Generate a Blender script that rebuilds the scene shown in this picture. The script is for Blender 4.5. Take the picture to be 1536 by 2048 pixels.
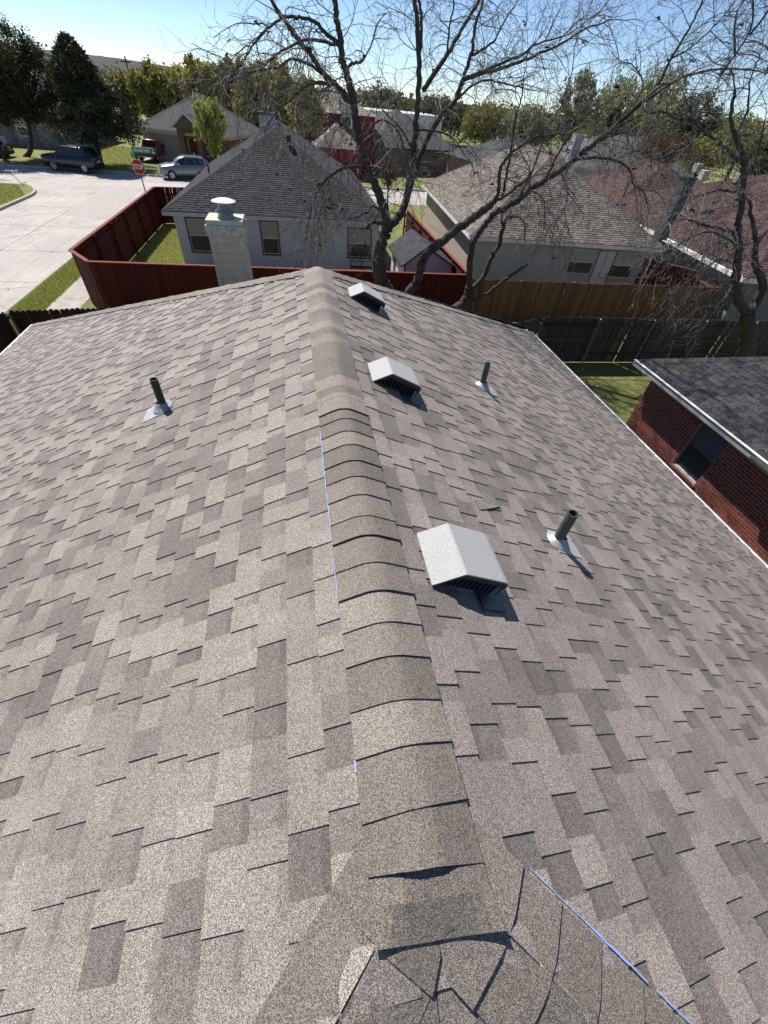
import bpy, bmesh, math, random
from mathutils import Vector, Matrix, noise
random.seed(7)
for o in list(bpy.data.objects): bpy.data.objects.remove(o, do_unlink=True)
SC = bpy.context.scene
COL = SC.collection
R = math.radians
V = Vector

# ---------------------------------------------------------------- camera
CF, CTH, CROLL, CAZ = 807.0, R(45.8), R(5.8), R(13.9)      # focal in photo pixels, tilt down, roll, turn from the ridge line
CPOS = V((0, 0, 7.07))
_F = V((math.sin(CAZ), math.cos(CAZ), 0)); _R = V((math.cos(CAZ), -math.sin(CAZ), 0)); _U = V((0, 0, 1))
CFW = _F*math.cos(CTH) - _U*math.sin(CTH); _D = -_F*math.sin(CTH) - _U*math.cos(CTH)
CXV = _R*math.cos(CROLL) - _D*math.sin(CROLL); CYV = _R*math.sin(CROLL) + _D*math.cos(CROLL)
cam = bpy.data.cameras.new('camera'); camo = bpy.data.objects.new('camera', cam); COL.objects.link(camo)
m3 = Matrix((CXV, -CYV, -CFW)).transposed(); camo.matrix_world = Matrix.Translation(CPOS) @ m3.to_4x4()
cam.sensor_fit = 'HORIZONTAL'; cam.sensor_width = 36; cam.lens = CF/1536*36; cam.clip_start = .02; cam.clip_end = 6000
SC.camera = camo

# ---------------------------------------------------------------- sky, sun, exposure
SUN_AZ, SUN_EL = R(-29), R(52)          # azimuth measured from +Y towards +X
w = bpy.data.worlds.new('World'); SC.world = w; w.use_nodes = True
nt = w.node_tree; bg = nt.nodes['Background']; sky = nt.nodes.new('ShaderNodeTexSky')
sky.sky_type = 'NISHITA'; sky.sun_disc = False; sky.sun_elevation = SUN_EL; sky.sun_rotation = SUN_AZ
sky.altitude = 1500; sky.air_density = .75; sky.dust_density = 0; sky.ozone_density = 3.0
nt.links.new(sky.outputs[0], bg.inputs[0]); bg.inputs[1].default_value = .10
sl = bpy.data.lights.new('sun', 'SUN'); so = bpy.data.objects.new('sun', sl); COL.objects.link(so)
sl.energy = 5.0; sl.angle = R(.53); sl.color = (1, .955, .89)
sdir = V((math.sin(SUN_AZ)*math.cos(SUN_EL), math.cos(SUN_AZ)*math.cos(SUN_EL), math.sin(SUN_EL)))
so.rotation_euler = sdir.to_track_quat('Z', 'Y').to_euler(); so.location = (0, 0, 30)
SC.view_settings.view_transform = 'Standard'; SC.view_settings.look = 'None'
SC.view_settings.exposure = 0.40; SC.view_settings.gamma = 1.0; SC.view_settings.use_curve_mapping = False
SC.render.engine = 'CYCLES'

# ---------------------------------------------------------------- photo pixel -> point
def ray(x, y): return CXV*(x-768) + CYV*(y-1024) + CFW*CF
def gz(x, y, z):
    d = ray(x, y); return CPOS + d*((z-CPOS.z)/d.z)
def gy(x, y, Y):
    d = ray(x, y); return CPOS + d*(Y/d.y)
def gp(x, y, p0, n):
    d = ray(x, y); return CPOS + d*(((p0-CPOS) @ n)/(d @ n))
def proj(p):
    v = p-CPOS; k = v @ CFW
    if k < .05: return None
    return (768+CF*(v @ CXV)/k, 1024+CF*(v @ CYV)/k)

# ---------------------------------------------------------------- material helpers
MATS = {}
def nodes(name):
    m = bpy.data.materials.new(name); m.use_nodes = True; t = m.node_tree
    b = t.nodes['Principled BSDF']; MATS[name] = m
    return m, t, b
def N(t, k, **kw):
    n = t.nodes.new(k)
    for a, v in kw.items():
        if a in n.inputs: n.inputs[a].default_value = v
        else: setattr(n, a, v)
    return n
def ramp(t, src, stops, interp='LINEAR'):
    r = t.nodes.new('ShaderNodeValToRGB'); r.color_ramp.interpolation = interp
    e = r.color_ramp.elements
    while len(e) < len(stops): e.new(.5)
    for i, (p, c) in enumerate(stops):
        e[i].position = p; e[i].color = (c[0], c[1], c[2], 1) if not isinstance(c, (int, float)) else (c, c, c, 1)
    t.links.new(src, r.inputs[0]); return r.outputs[0]
def mix(t, a, b, fac, mode='MIX'):
    n = t.nodes.new('ShaderNodeMix'); n.data_type = 'RGBA'; n.blend_type = mode
    for s, v in ((n.inputs[6], a), (n.inputs[7], b), (n.inputs[0], fac)):
        if hasattr(v, 'is_output') or hasattr(v, 'links') and not isinstance(v, (tuple, list, float, int)): t.links.new(v, s)
        elif isinstance(v, (int, float)): s.default_value = v
        else: s.default_value = (v[0], v[1], v[2], 1)
    return n.outputs[2]
def pos(t, scale=(1, 1, 1)):
    g = t.nodes.new('ShaderNodeNewGeometry'); mp = t.nodes.new('ShaderNodeMapping'); mp.inputs['Scale'].default_value = scale
    t.links.new(g.outputs['Position'], mp.inputs['Vector']); return mp.outputs[0]
def noi(t, vec, scale, detail=3, rough=.55):
    n = t.nodes.new('ShaderNodeTexNoise'); n.inputs['Scale'].default_value = scale; n.inputs['Detail'].default_value = detail
    n.inputs['Roughness'].default_value = rough; t.links.new(vec, n.inputs['Vector']); return n.outputs[0]
def bump(t, b, h, strength=.3, dist=.01):
    n = t.nodes.new('ShaderNodeBump'); n.inputs['Strength'].default_value = strength; n.inputs['Distance'].default_value = dist
    t.links.new(h, n.inputs['Height']); t.links.new(n.outputs[0], b.inputs['Normal'])
def plain(name, col, rough=.6, var=.15, scale=3.0, streak=(1, 1, 1), metal=0.0, fine=.0, spec=.3):
    """base colour with noise variation (and optional fine grain relief)"""
    m, t, b = nodes(name)
    p = pos(t, streak); a = noi(t, p, scale, 4)
    lo = tuple(c*(1-var) for c in col); hi = tuple(min(1, c*(1+var)) for c in col)
    t.links.new(ramp(t, a, [(.3, lo), (.7, hi)]), b.inputs['Base Color'])
    b.inputs['Roughness'].default_value = rough; b.inputs['Metallic'].default_value = metal
    b.inputs['Specular IOR Level'].default_value = spec
    if fine: bump(t, b, noi(t, p, scale*12, 2), fine, .004)
    return m
def granule(name, dark, mid, light, cell=230, tone_lo=.7, tone_hi=1.2, hue=None, contrast=1.0, rough=.93, spec=.15):
    """mineral-surfaced roofing: speckle of single granules, tone of each tab from its 'tone' attribute"""
    m, t, b = nodes(name)
    p = pos(t)
    vo = t.nodes.new('ShaderNodeTexVoronoi'); vo.inputs['Scale'].default_value = cell; t.links.new(p, vo.inputs['Vector'])
    sx = t.nodes.new('ShaderNodeSeparateColor'); t.links.new(vo.outputs['Color'], sx.inputs[0])
    spk = ramp(t, sx.outputs[0], [(.0, dark), (.30, dark), (.42, mid), (.66, mid), (.78, light), (1., light)])
    big = noi(t, p, 2.2, 5, .6); med = noi(t, p, 38, 3, .6)
    at = t.nodes.new('ShaderNodeAttribute'); at.attribute_name = 'tone'
    sp = t.nodes.new('ShaderNodeSeparateColor'); t.links.new(at.outputs['Color'], sp.inputs[0])
    tone = ramp(t, sp.outputs[0], [(0, tone_lo), (1, tone_hi)])
    c1 = mix(t, spk, tone, 1.0, 'MULTIPLY')
    # the printed dark band along the top of the lower layer
    band = ramp(t, sp.outputs[1], [(.70, 1.0), (.78, .80)])
    c2 = mix(t, c1, band, sp.outputs[2], 'MULTIPLY')
    c3 = mix(t, c2, ramp(t, big, [(.3, .88), (.7, 1.12)]), 1.0, 'MULTIPLY')
    c4 = mix(t, c3, ramp(t, med, [(.25, .95), (.75, 1.05)]), 1.0, 'MULTIPLY')
    t.links.new(c4, b.inputs['Base Color']); b.inputs['Roughness'].default_value = rough; b.inputs['Specular IOR Level'].default_value = spec
    bump(t, b, sx.outputs[1], .55*contrast, .0025)
    return m

# ---------------------------------------------------------------- mesh helpers
class MB:
    """collects faces; build() links them as one mesh object"""
    def __init__(s): s.v = []; s.f = []; s.t = []; s.mi = []; s.cur = 0
    def face(s, pts, tone=None):
        i = len(s.v); s.v += [tuple(p) for p in pts]; s.f.append(list(range(i, i+len(pts)))); s.t.append(tone); s.mi.append(s.cur)
    def grid(s, rows, closed=False, tone=None):
        i = len(s.v); n = len(rows[0])
        for r in rows: s.v += [tuple(p) for p in r]
        for a in range(len(rows)-1):
            for k in range(n if closed else n-1):
                k2 = (k+1) % n
                s.f.append([i+a*n+k, i+a*n+k2, i+(a+1)*n+k2, i+(a+1)*n+k]); s.t.append(tone); s.mi.append(s.cur)
    def hexa(s, b, t, tone=None):
        """b, t: lower and upper rings of points"""
        i = len(s.v); n = len(b); s.v += [tuple(p) for p in b] + [tuple(p) for p in t]
        fs = [list(range(i+n-1, i-1, -1)), list(range(i+n, i+2*n))]
        for k in range(n): fs.append([i+k, i+(k+1) % n, i+n+(k+1) % n, i+n+k])
        for f in fs: s.f.append(f); s.t.append(tone); s.mi.append(s.cur)
        return s
    def box(s, a, b, M=None):
        x0, y0, z0 = a; x1, y1, z1 = b
        lo = [V((x0, y0, z0)), V((x1, y0, z0)), V((x1, y1, z0)), V((x0, y1, z0))]
        hi = [V((p.x, p.y, z1)) for p in lo]
        if M: lo = [M @ p for p in lo]; hi = [M @ p for p in hi]
        s.hexa(lo, hi); return s
    def bar(s, a, b, w, h, up=V((0, 0, 1))):
        """box beam from a to b, w across, h along up"""
        a = V(a); b = V(b); d = (b-a).normalized(); sd = d.cross(up).normalized(); u = sd.cross(d).normalized()
        q = [(-w/2, -h/2), (w/2, -h/2), (w/2, h/2), (-w/2, h/2)]
        s.hexa([a+sd*x+u*y for x, y in q], [b+sd*x+u*y for x, y in q]); return s
    def prism(s, poly, e, M=None):
        """poly: 3d points of a flat outline, e: extrusion vector"""
        lo = [V(p) for p in poly]; hi = [p+V(e) for p in lo]
        if M: lo = [M @ p for p in lo]; hi = [M @ p for p in hi]
        s.hexa(lo, hi); return s
    def tube(s, path, rad, sides=6, cap=True):
        path = [V(p) for p in path]; n = len(path)
        if isinstance(rad, (int, float)): rad = [rad]*n
        rows = []; ref = V((.31, .17, .93))
        for i in range(n):
            d = (path[min(i+1, n-1)]-path[max(i-1, 0)])
            if d.length < 1e-7: d = V((0, 0, 1))
            d.normalize()
            a = d.cross(ref)
            if a.length < .05: a = d.cross(V((1, 0, 0)))
            a.normalize(); b = d.cross(a)
            rows.append([path[i]+(a*math.cos(2*math.pi*k/sides)+b*math.sin(2*math.pi*k/sides))*rad[i] for k in range(sides)])
        s.grid(rows, True)
        if cap:
            s.face(rows[0][::-1]); s.face(rows[-1])
        return s
    def lathe(s, c, prof, sides=24, axis=V((0, 0, 1)), xdir=V((1, 0, 0))):
        c = V(c); axis = V(axis).normalized(); a = (xdir-axis*(xdir @ axis)).normalized(); b = axis.cross(a)
        s.grid([[c+axis*h+(a*math.cos(2*math.pi*k/sides)+b*math.sin(2*math.pi*k/sides))*r for k in range(sides)] for r, h in prof], True)
        return s
    def mesh(s, name, mat, smooth=False, weld=False):
        me = bpy.data.meshes.new(name); me.from_pydata(s.v, [], s.f)
        mats = mat if isinstance(mat, (list, tuple)) else [mat]
        for m in mats: me.materials.append(MATS[m] if isinstance(m, str) else m)
        if len(mats) > 1: me.polygons.foreach_set('material_index', s.mi)
        if any(t is not None for t in s.t):
            ca = me.color_attributes.new('tone', 'FLOAT_COLOR', 'CORNER'); buf = []
            for f, t in zip(s.f, s.t):
                if t is None: t = (.5, 0, 0)
                if isinstance(t, list): [buf.extend((q[0], q[1], q[2], 1)) for q in t]
                else: buf += [t[0], t[1], t[2], 1]*len(f)
            ca.data.foreach_set('color', buf)
        if weld:
            bm = bmesh.new(); bm.from_mesh(me); bmesh.ops.remove_doubles(bm, verts=bm.verts, dist=1e-4)
            bmesh.ops.recalc_face_normals(bm, faces=bm.faces); bm.to_mesh(me); bm.free()
        if smooth: me.polygons.foreach_set('use_smooth', [True]*len(me.polygons))
        me.update(); return me
    def build(s, name, mat, parent=None, smooth=False, weld=False, kind=None, bevel=0):
        o = bpy.data.objects.new(name, s.mesh(name, mat, smooth, weld)); link(o, parent)
        if kind: o['kind'] = kind
        if bevel:
            b = o.modifiers.new('bevel', 'BEVEL'); b.width = bevel; b.segments = 2; b.limit_method = 'ANGLE'
        return o
def link(o, parent=None):
    COL.objects.link(o)
    if parent is not None:
        o.parent = parent; o.matrix_parent_inverse = Matrix.Translation(-wloc(parent))
    return o
def wloc(o):
    return V(o.get('_w', (0, 0, 0))) if o.type == 'EMPTY' else V((0, 0, 0))
EMPT = []
def thing(name, label, cat, loc, group=None):
    o = bpy.data.objects.new(name, None); COL.objects.link(o); o.location = loc; o['_w'] = list(loc); o.empty_display_size = .3
    tag(o, label, cat, group); EMPT.append(o); return o
def sub(name, parent, loc):
    """an Empty part (a part made of sub-parts)"""
    o = bpy.data.objects.new(name, None); link(o, parent); o.location = loc; o['_w'] = list(loc); o.empty_display_size = .1; EMPT.append(o); return o
def tag(o, label, cat, group=None):
    o['label'] = label; o['category'] = cat
    if group: o['group'] = group
    return o
def inst(me, name, parent, loc, rz=0, scale=None):
    o = bpy.data.objects.new(name, me); link(o, parent); o.location = loc; o.rotation_euler.z = rz
    if scale: o.scale = scale
    return o
def frameM(o, x, y, z):
    """matrix from axes + origin"""
    m = Matrix((x, y, z)).transposed().to_4x4(); m.translation = o; return m
# ================================================================ materials shared by many things
granule('shingle_taupe', (.097, .076, .070), (.242, .205, .184), (.51, .458, .396), cell=620, tone_lo=.60, tone_hi=1.14, rough=.66, spec=.40)
granule('shingle_cap', (.092, .072, .063), (.226, .191, .164), (.48, .43, .356), cell=620, tone_lo=.62, tone_hi=1.10, rough=.7, spec=.35)
granule('shingle_charcoal', (.016, .0165, .018), (.042, .043, .047), (.10, .103, .11), cell=120, tone_lo=.62, tone_hi=1.30)
granule('shingle_slate', (.022, .0225, .0245), (.052, .053, .057), (.11, .11, .116), cell=60, tone_lo=.72, tone_hi=1.22)
granule('shingle_brown', (.095, .080, .068), (.19, .165, .142), (.33, .29, .25), cell=60, tone_lo=.66, tone_hi=1.26)
plain('white_trim', (.78, .78, .77), .45, .06, 6)
plain('flashing_dark', (.10, .105, .115), .4, .15, 9, metal=.4)

# ================================================================ our house: hipped roof we stand on
RX, RZ, EZ = .236, 5.6, 2.6
XL, XR, YN, YF = -6.40, 6.53, -6.4, 11.15       # eave lines
RN, RF = .06, 5.40; PN_T = (RZ-EZ)/(.06-YN)    # ridge ends
house = thing('house', 'house under the taupe shingle hip roof that fills the foreground', 'house', (0, 2.4, 0))
def plane_axes(o, a, b):
    """o: top point, a: direction of courses, b: a point further down the slope -> origin, u, v(down), n"""
    u = a.normalized(); d = b-o; v = (d-u*(d @ u)).normalized(); n = u.cross(v)
    if n.z < 0: n = -n
    return o, u, v, n
TOPN = V((RX, RN, RZ)); TOPF = V((RX, RF, RZ))
PL = plane_axes(V((RX, 0, RZ)), V((0, 1, 0)), V((XL, 0, EZ)))
PR = plane_axes(V((RX, 0, RZ)), V((0, 1, 0)), V((XR, 0, EZ)))
PN = plane_axes(TOPN, V((1, 0, 0)), V((RX, YN, EZ)))
PF = plane_axes(TOPF, V((1, 0, 0)), V((RX, YF, EZ)))
cor = {k: V((x, y, EZ)) for k, (x, y) in dict(ln=(XL, YN), rn=(XR, YN), lf=(XL, YF+.2), rf=(XR, YF-.2)).items()}
dm = MB()
dm.face([TOPN, TOPF, cor['lf'], cor['ln']]); dm.face([TOPF, TOPN, cor['rn'], cor['rf']])
dm.face([TOPN, cor['ln'], cor['rn']]); dm.face([TOPF, cor['rf'], cor['lf']])
down = [p-V((0, 0, .12)) for p in (cor['ln'], cor['rn'], cor['rf'], cor['lf'])]
dm.face(down)
plain('roof_deck', (.05, .045, .04), .9)
roof = dm.build('roof', 'roof_deck', house)

def to_uv(P, p): d = p-P[0]; return (d @ P[1], d @ P[2])
def from_uv(P, u, v, n): return P[0]+P[1]*u+P[2]*v+P[3]*n
def clip_poly(poly, reg):
    """Sutherland-Hodgman, reg convex counter-clockwise"""
    out = poly
    for i in range(len(reg)):
        a = reg[i]; b = reg[(i+1) % len(reg)]; inp = out; out = []
        if not inp: return []
        def side(p): return (b[0]-a[0])*(p[1]-a[1])-(b[1]-a[1])*(p[0]-a[0])
        for k in range(len(inp)):
            p = inp[k]; q = inp[(k+1) % len(inp)]; sp, sq = side(p), side(q)
            if sp >= 0: out.append(p)
            if sp*sq < 0:
                f = sp/(sp-sq); out.append((p[0]+(q[0]-p[0])*f, p[1]+(q[1]-p[1])*f))
    return out
def ccw(r):
    A = sum(r[i][0]*r[(i+1) % len(r)][1]-r[(i+1) % len(r)][0]*r[i][1] for i in range(len(r)))
    return r if A > 0 else r[::-1]
def shingles(P, region, exp=.143, wtab=(.075, .21), wcut=(.055, .16), base=.002, lap=.005, tabt=.006, rnd=None, vmax=None, holes=(), three_tab=False, jit=.0):
    """laminated shingles as wedge pieces -> list of (uv polygon, n at top edge, n at bottom edge, tone, v0, v1)"""
    rnd = rnd or random; reg = ccw([to_uv(P, p) for p in region]); out = []
    u0 = min(p[0] for p in reg); u1 = max(p[0] for p in reg); v1 = max(p[1] for p in reg); v0 = min(p[1] for p in reg)
    k = 0; nrow = int((v1-v0)/exp)+1
    for k in range(nrow):
        a = v0+k*exp; b = min(a+exp, v1)
        if b-a < .02: continue
        u = u0-rnd.random()*.4; tab = rnd.random() < .5; tn = rnd.random()
        while u < u1:
            if three_tab: wd = .30; tab = True; tone = min(1, max(0, rnd.gauss(.5, .22)))
            else:
                wd = rnd.uniform(*(wtab if tab else wcut))
                if rnd.random() < .75: tn = rnd.random()
                tone = min(1, max(0, (rnd.uniform(0, .35) if tn < .34 else rnd.uniform(.45, 1.0))+(.06 if tab else -.08)))
            q = [(u, a), (u+wd-(.004 if three_tab else 0), a), (u+wd-(.004 if three_tab else 0), b), (u, b)]
            pc = clip_poly(ccw(q), reg)
            if len(pc) >= 3:
                cu = sum(p[0] for p in pc)/len(pc); cv = sum(p[1] for p in pc)/len(pc)
                if not any(h(cu, cv) for h in holes):
                    d = tabt if tab else 0
                    ex = rnd.random()*jit
                    out.append((pc, base+d, base+lap+d+ex, tone, a, b, tab))
            u += wd; tab = not tab
    return out
def piece_rings(P, pc, n0, n1, a, b):
    top = [from_uv(P, u, v, n0+(n1-n0)*(v-a)/(b-a)) for u, v in pc]; bot = [from_uv(P, u, v, -.001) for u, v in pc]
    if P[1].cross(P[2]).dot(P[3]) < 0: top = top[::-1]; bot = bot[::-1]
    return bot, top
def add_piece(mb, P, s):
    pc, n0, n1, tone, a, b, tab = s
    bot, top = piece_rings(P, pc, n0, n1, a, b); n = len(top)
    i = len(mb.v); mb.v += [tuple(p) for p in bot]+[tuple(p) for p in top]
    vs = [(1-(to_uv(P, p)[1]-a)/(b-a)) for p in top]; ck = 0.0 if tab else 1.0
    mb.f.append(list(range(i+n, i+2*n))); mb.t.append([(tone, x, ck) for x in vs]); mb.mi.append(0)
    for k in range(n):
        mb.f.append([i+k, i+(k+1) % n, i+n+(k+1) % n, i+n+k]); mb.t.append((max(0, tone-.35), 0, 0)); mb.mi.append(0)
def parea(P, s):
    q = [proj(p) for p in piece_rings(P, s[0], s[1], s[2], s[4], s[5])[1]]
    if any(x is None for x in q): return 0
    cx = sum(x[0] for x in q)/len(q); cy = sum(x[1] for x in q)/len(q)
    if not (-20 < cx < 1556 and -20 < cy < 2068): return 0
    return abs(sum(q[i][0]*q[(i+1) % len(q)][1]-q[(i+1) % len(q)][0]*q[i][1] for i in range(len(q))))/2
rs = random.Random(11)
fields = []
# lifted tab near the first vent
for P, reg in ((PL, [TOPN, TOPF, cor['lf'], cor['ln']]), (PR, [TOPF, TOPN, cor['rn'], cor['rf']]), (PN, [TOPN, cor['ln'], cor['rn']]), (PF, [TOPF, cor['rf'], cor['lf']])):
    fields += [(P, s) for s in shingles(P, reg, rnd=rs, jit=.0025)]
rank = sorted(range(len(fields)), key=lambda i: -parea(*fields[i]))
near = set(rank[:290])
rest = MB()
for i, (P, s) in enumerate(fields):
    if i in near:
        mb = MB(); add_piece(mb, P, s); mb.build('shingle', 'shingle_taupe', roof)
    else: add_piece(rest, P, s)
rest.build('shingle_field', 'shingle_taupe', roof, kind='stuff')

# ---- ridge and hip caps: bent strips, each its own piece
def cap_piece(A, d, lL, lR, nL, nR, tb, ln=.30, w=.172, lift=.0, base=.024, drop=.045, skew=0, curl=None, rnd=.03, th=.0045, tone=None, sub_n=1, drape=False, tmin=None, clampx=False, name='ridge_cap'):
    """A top point, d unit direction towards the butt, lL/lR unit directions down each plane; tb = where the butt lies along d"""
    up = (nL+nR).normalized()
    ss = [-1, -.8, -.6, -.42, -.28, -.17, -.08, 0, .08, .17, .28, .42, .6, .8, 1]
    rows_t = []; rows_b = []
    tl = tone if tone is not None else min(1, max(0, rs.gauss(.5, .25)))
    nt_ = 5
    for j in range(nt_):
        f = j/(nt_-1); row = []; rb = []
        for s in ss:
            t = tb-ln*(1-f)+skew*s*f
            if tmin is not None: t = max(t, tmin+.001*j)
            sw = s*w; lat = lL if s < 0 else lR; nn = nL if s < 0 else nR
            a = abs(sw); sm = math.sqrt(a*a+rnd*rnd)-rnd*.45     # rounded over the crest
            n = base-.0135*(1-f)*ln/.3+lift*f*f*f
            if curl: n += curl(s)*f**3
            lift_n = (nn*(1-min(1, abs(s)*4))+nn*min(1, abs(s)*4))
            if clampx and s > 0 and abs(lat.x) > .05:
                am = (RX-(A+d*t).x)/lat.x; a = min(a, max(0, am))
            p = A+d*t+lat*a+nn*n
            k = max(0, 1-a/.06); p = p-up*(.012*k*k)            # softened fold
            if drape:
                fz = RZ-(RN-p.y)*PN_T+n+.021
                if p.y < RN+.1 and p.z > fz-.03: p = V((p.x, p.y, min(p.z, fz-.03+.03*math.exp(-max(0, (p.z-fz+.03))/.03)) if p.z > fz-.03 else p.z))
            row.append(p); rb.append(p-nn*th)
        rows_t.append(row); rows_b.append(rb)
    mb = MB(); mb.grid(rows_t, tone=(tl, 0, 0)); mb.grid([r[::-1] for r in rows_b], tone=(.1, 0, 0))
    mb.grid([rows_t[-1], rows_b[-1]], tone=(.02, 0, 0)); mb.grid([[r[0] for r in rows_b], [r[0] for r in rows_t]], tone=(.1, 0, 0)); mb.grid([[r[-1] for r in rows_t], [r[-1] for r in rows_b]], tone=(.1, 0, 0))
    return mb.build(name, 'shingle_cap', roof, smooth=False)
A0 = V((RX, 0, RZ)); dN = V((0, -1, 0)); vL, vR, nL_, nR_ = PL[2], PR[2], PL[3], PR[3]
butts = [2.339, 2.230, 2.091, 1.953, 1.800, 1.664, 1.518, 1.364, 1.235, 1.074, .924, .776, .635, .474, .331, .163, .027, -.113]
lifts = {8: .004, 10: .004, 4: .002, 14: .002, 15: .002, 16: .002, 17: .002, 0: .001}
for k in range(int((5.42-2.40)/.146)+1):           # far half, lapped the other way
    tb = 5.43-k*.146
    cap_piece(A0, V((0, 1, 0)), vL, vR, nL_, nR_, tb, ln=.30, base=.025, tone=rs.choice((.05, .2, .45, .7, .95)))
for k, b in enumerate(butts):
    cu = None; sk = 0
    if k == 16: cu = lambda s: .010*max(0, 1-((s+.15)/.55)**2); sk = .0
    if k == 17: cu = lambda s: .020*max(0, s)**2
    last_cap = cap_piece(A0, dN, vL, vR, nL_, nR_, -b, ln=.32 if k else .36, lift=lifts.get(k, 0), curl=cu, skew={16: .012, 17: .012, 15: -.006, 14: -.004}.get(k, 0), base=(.027 if k < 15 else .029) if k else .031, drape=True,
              tone={13: .12, 14: .8, 15: .25, 16: .1, 17: .1, 2: .1, 4: .12, 12: .65, 8: .3, 9: .35}.get(k))
def hip_caps(top, low, latL, latR, nl, nr, first, n, exp=.148, clampx=False, lifts={}, base=.023, name='hip_cap', skew=0, ln=.30, curls={}):
    d = (low-top).normalized()
    a = (latL-d*(latL @ d)).normalized(); b = (latR-d*(latR @ d)).normalized()
    for k in range(n-1, -1, -1):
        t = first+k*exp
        cap_piece(top, d, a, b, nl, nr, t, ln=ln, lift=lifts.get(k, .001), base=base, name=name, skew=skew, curl=curls.get(k), tmin=.0, clampx=clampx, tone=rs.uniform(.1, .5) if clampx else None)
# far hips: from the ridge end down to the far corners
nF_ = PF[3]
for low, lat, nn in ((cor['lf'], -PL[2], nL_), (cor['rf'], -PR[2], nR_)):
    d = (low-TOPF).normalized()
    a = ((V((RX, RF-3, RZ))-TOPF)); a = (a-d*(a @ d)).normalized()
    b = (V((RX, YF, EZ))-TOPF); b = (b-d*(b @ d)).normalized()
    L = (low-TOPF).length
    hip_caps(TOPF, low, a, b, nn, nF_, .25, int((L-.25)/.148)+1, lifts={i: .002+.006*((i*37) % 5 == 0) for i in range(80)})
# near hips
nN_ = PN[3]
for side, low, nn in ((-1, cor['ln'], nL_), (1, cor['rn'], nR_)):
    d = (low-TOPN).normalized()
    a = V((RX, RN+3, RZ))-TOPN; a = (a-d*(a @ d)).normalized()
    b = V((RX, YN, EZ))-TOPN; b = (b-d*(b @ d)).normalized()
    if side < 0: hip_caps(TOPN, low, a, b, nn, nN_, .235, 55, exp=.160, lifts={0: .002}, base=.0175, clampx=True)
    else: hip_caps(TOPN, low, a, b, nn, nN_, .290, 55, exp=.148, lifts={0: .005, 1: .002}, base=.019, clampx=True)

# exposed fastener and worn spot on the last cap
plain('sealant', (.12, .115, .09), .5, .3, 60)
bpy.context.view_layer.update()
hit, hq, hn, _ = last_cap.ray_cast(CPOS, ray(897, 1856).normalized()); sp_ = MB(); k_ = []
hx = hn.cross(V((0, 1, 0))).normalized(); hy = hn.cross(hx)
for k in range(12):
    a = k*math.pi/6; rr = .010*(1+.45*math.sin(a*3+1)); k_.append(hq+hx*rr*1.3*math.cos(a)+hy*rr*math.sin(a))
if hit: sp_.hexa([p-hn*.002 for p in k_], [p+hn*.0025 for p in k_]); sp_.build('sealant_dab', 'sealant', roof)
granule('shingle_redbrown', (.035, .020, .018), (.090, .055, .049), (.19, .125, .11), cell=60, tone_lo=.6, tone_hi=1.25)
# ---- blue chalk line snapped along the cap edges
m, t, b = nodes('chalk_blue'); b.inputs['Base Color'].default_value = (.27, .37, .70, 1); b.inputs['Roughness'].default_value = 1
def chalk(P, pts, w0, seg=.03, n=.0185, keep=.7, rnd=random.Random(3)):
    mb = MB()
    for a, b in zip(pts, pts[1:]):
        L = (b-a).length; k = max(1, int(L/seg)); d = (b-a)/k; sd = d.normalized().cross(P[3])
        for i in range(k):
            if rnd.random() > keep: continue
            w1 = w0*rnd.uniform(.5, 1.1); q = a+d*i+sd*rnd.uniform(-.0012, .0012)
            mb.hexa([q-sd*w1/2+P[3]*(n-.002), q+sd*w1/2+P[3]*(n-.002), q+d+sd*w1/2+P[3]*(n-.002), q+d-sd*w1/2+P[3]*(n-.002)],
                    [q-sd*w1/2+P[3]*n, q+sd*w1/2+P[3]*n, q+d+sd*w1/2+P[3]*n, q+d-sd*w1/2+P[3]*n])
    mb.build('chalk_line', 'chalk_blue', roof, kind='stuff')
xl = .236-.172*math.cos(math.atan2(3, 6.636))-.004
def onL(x, y): return V((x, y, RZ-(RX-x)*3/6.636))
def onR(x, y): return V((x, y, RZ-(x-RX)*3/6.294))
chalk(PL, [onL(xl, 2.2), onL(xl, 1.25)], .005, keep=1); chalk(PL, [onL(xl, 1.2), onL(xl, .9)], .003, keep=.8); chalk(PL, [onL(xl, .33), onL(xl, .26)], .006)
h1 = onR(.556, -.020); h2 = onR(.960, -.430)
chalk(PR, [h1+(h2-h1)*.0, h1+(h2-h1)*.35], .004, keep=.9); chalk(PR, [h1+(h2-h1)*.35, h1+(h2-h1)*.72], .008, keep=1); chalk(PR, [h1+(h2-h1)*.78, h2+(h2-h1)], .006, keep=.95)

# ---- eave trim
for x, y0, y1, nm in ((XL, YN, YF+.2, 'l'), (XR, YN, YF-.2, 'r')):
    sg = -1 if x < 0 else 1
    mb = MB(); mb.box((min(x, x+sg*.05), y0, EZ-.20), (max(x, x+sg*.05), y1, EZ-.008)); k = 0
    mb.box((min(x-sg*.03, x+sg*.062), y0, EZ-.012), (max(x-sg*.03, x+sg*.062), y1, EZ-.004)); mb.build('eave_trim', 'white_trim', house)
for y in (YN-.03, YF+.01):
    MB().box((XL, y-.02, EZ-.2), (XR, y+.02, EZ-.02)).build('eave_trim', 'white_trim', house)
plain('house_brick_plain', (.30, .17, .13), .85, .25, 9)
MB().box((XL+.45, YN+.45, 0), (XR-.45, YF-.55, EZ-.13)).build('wall', 'house_brick_plain', house)

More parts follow.
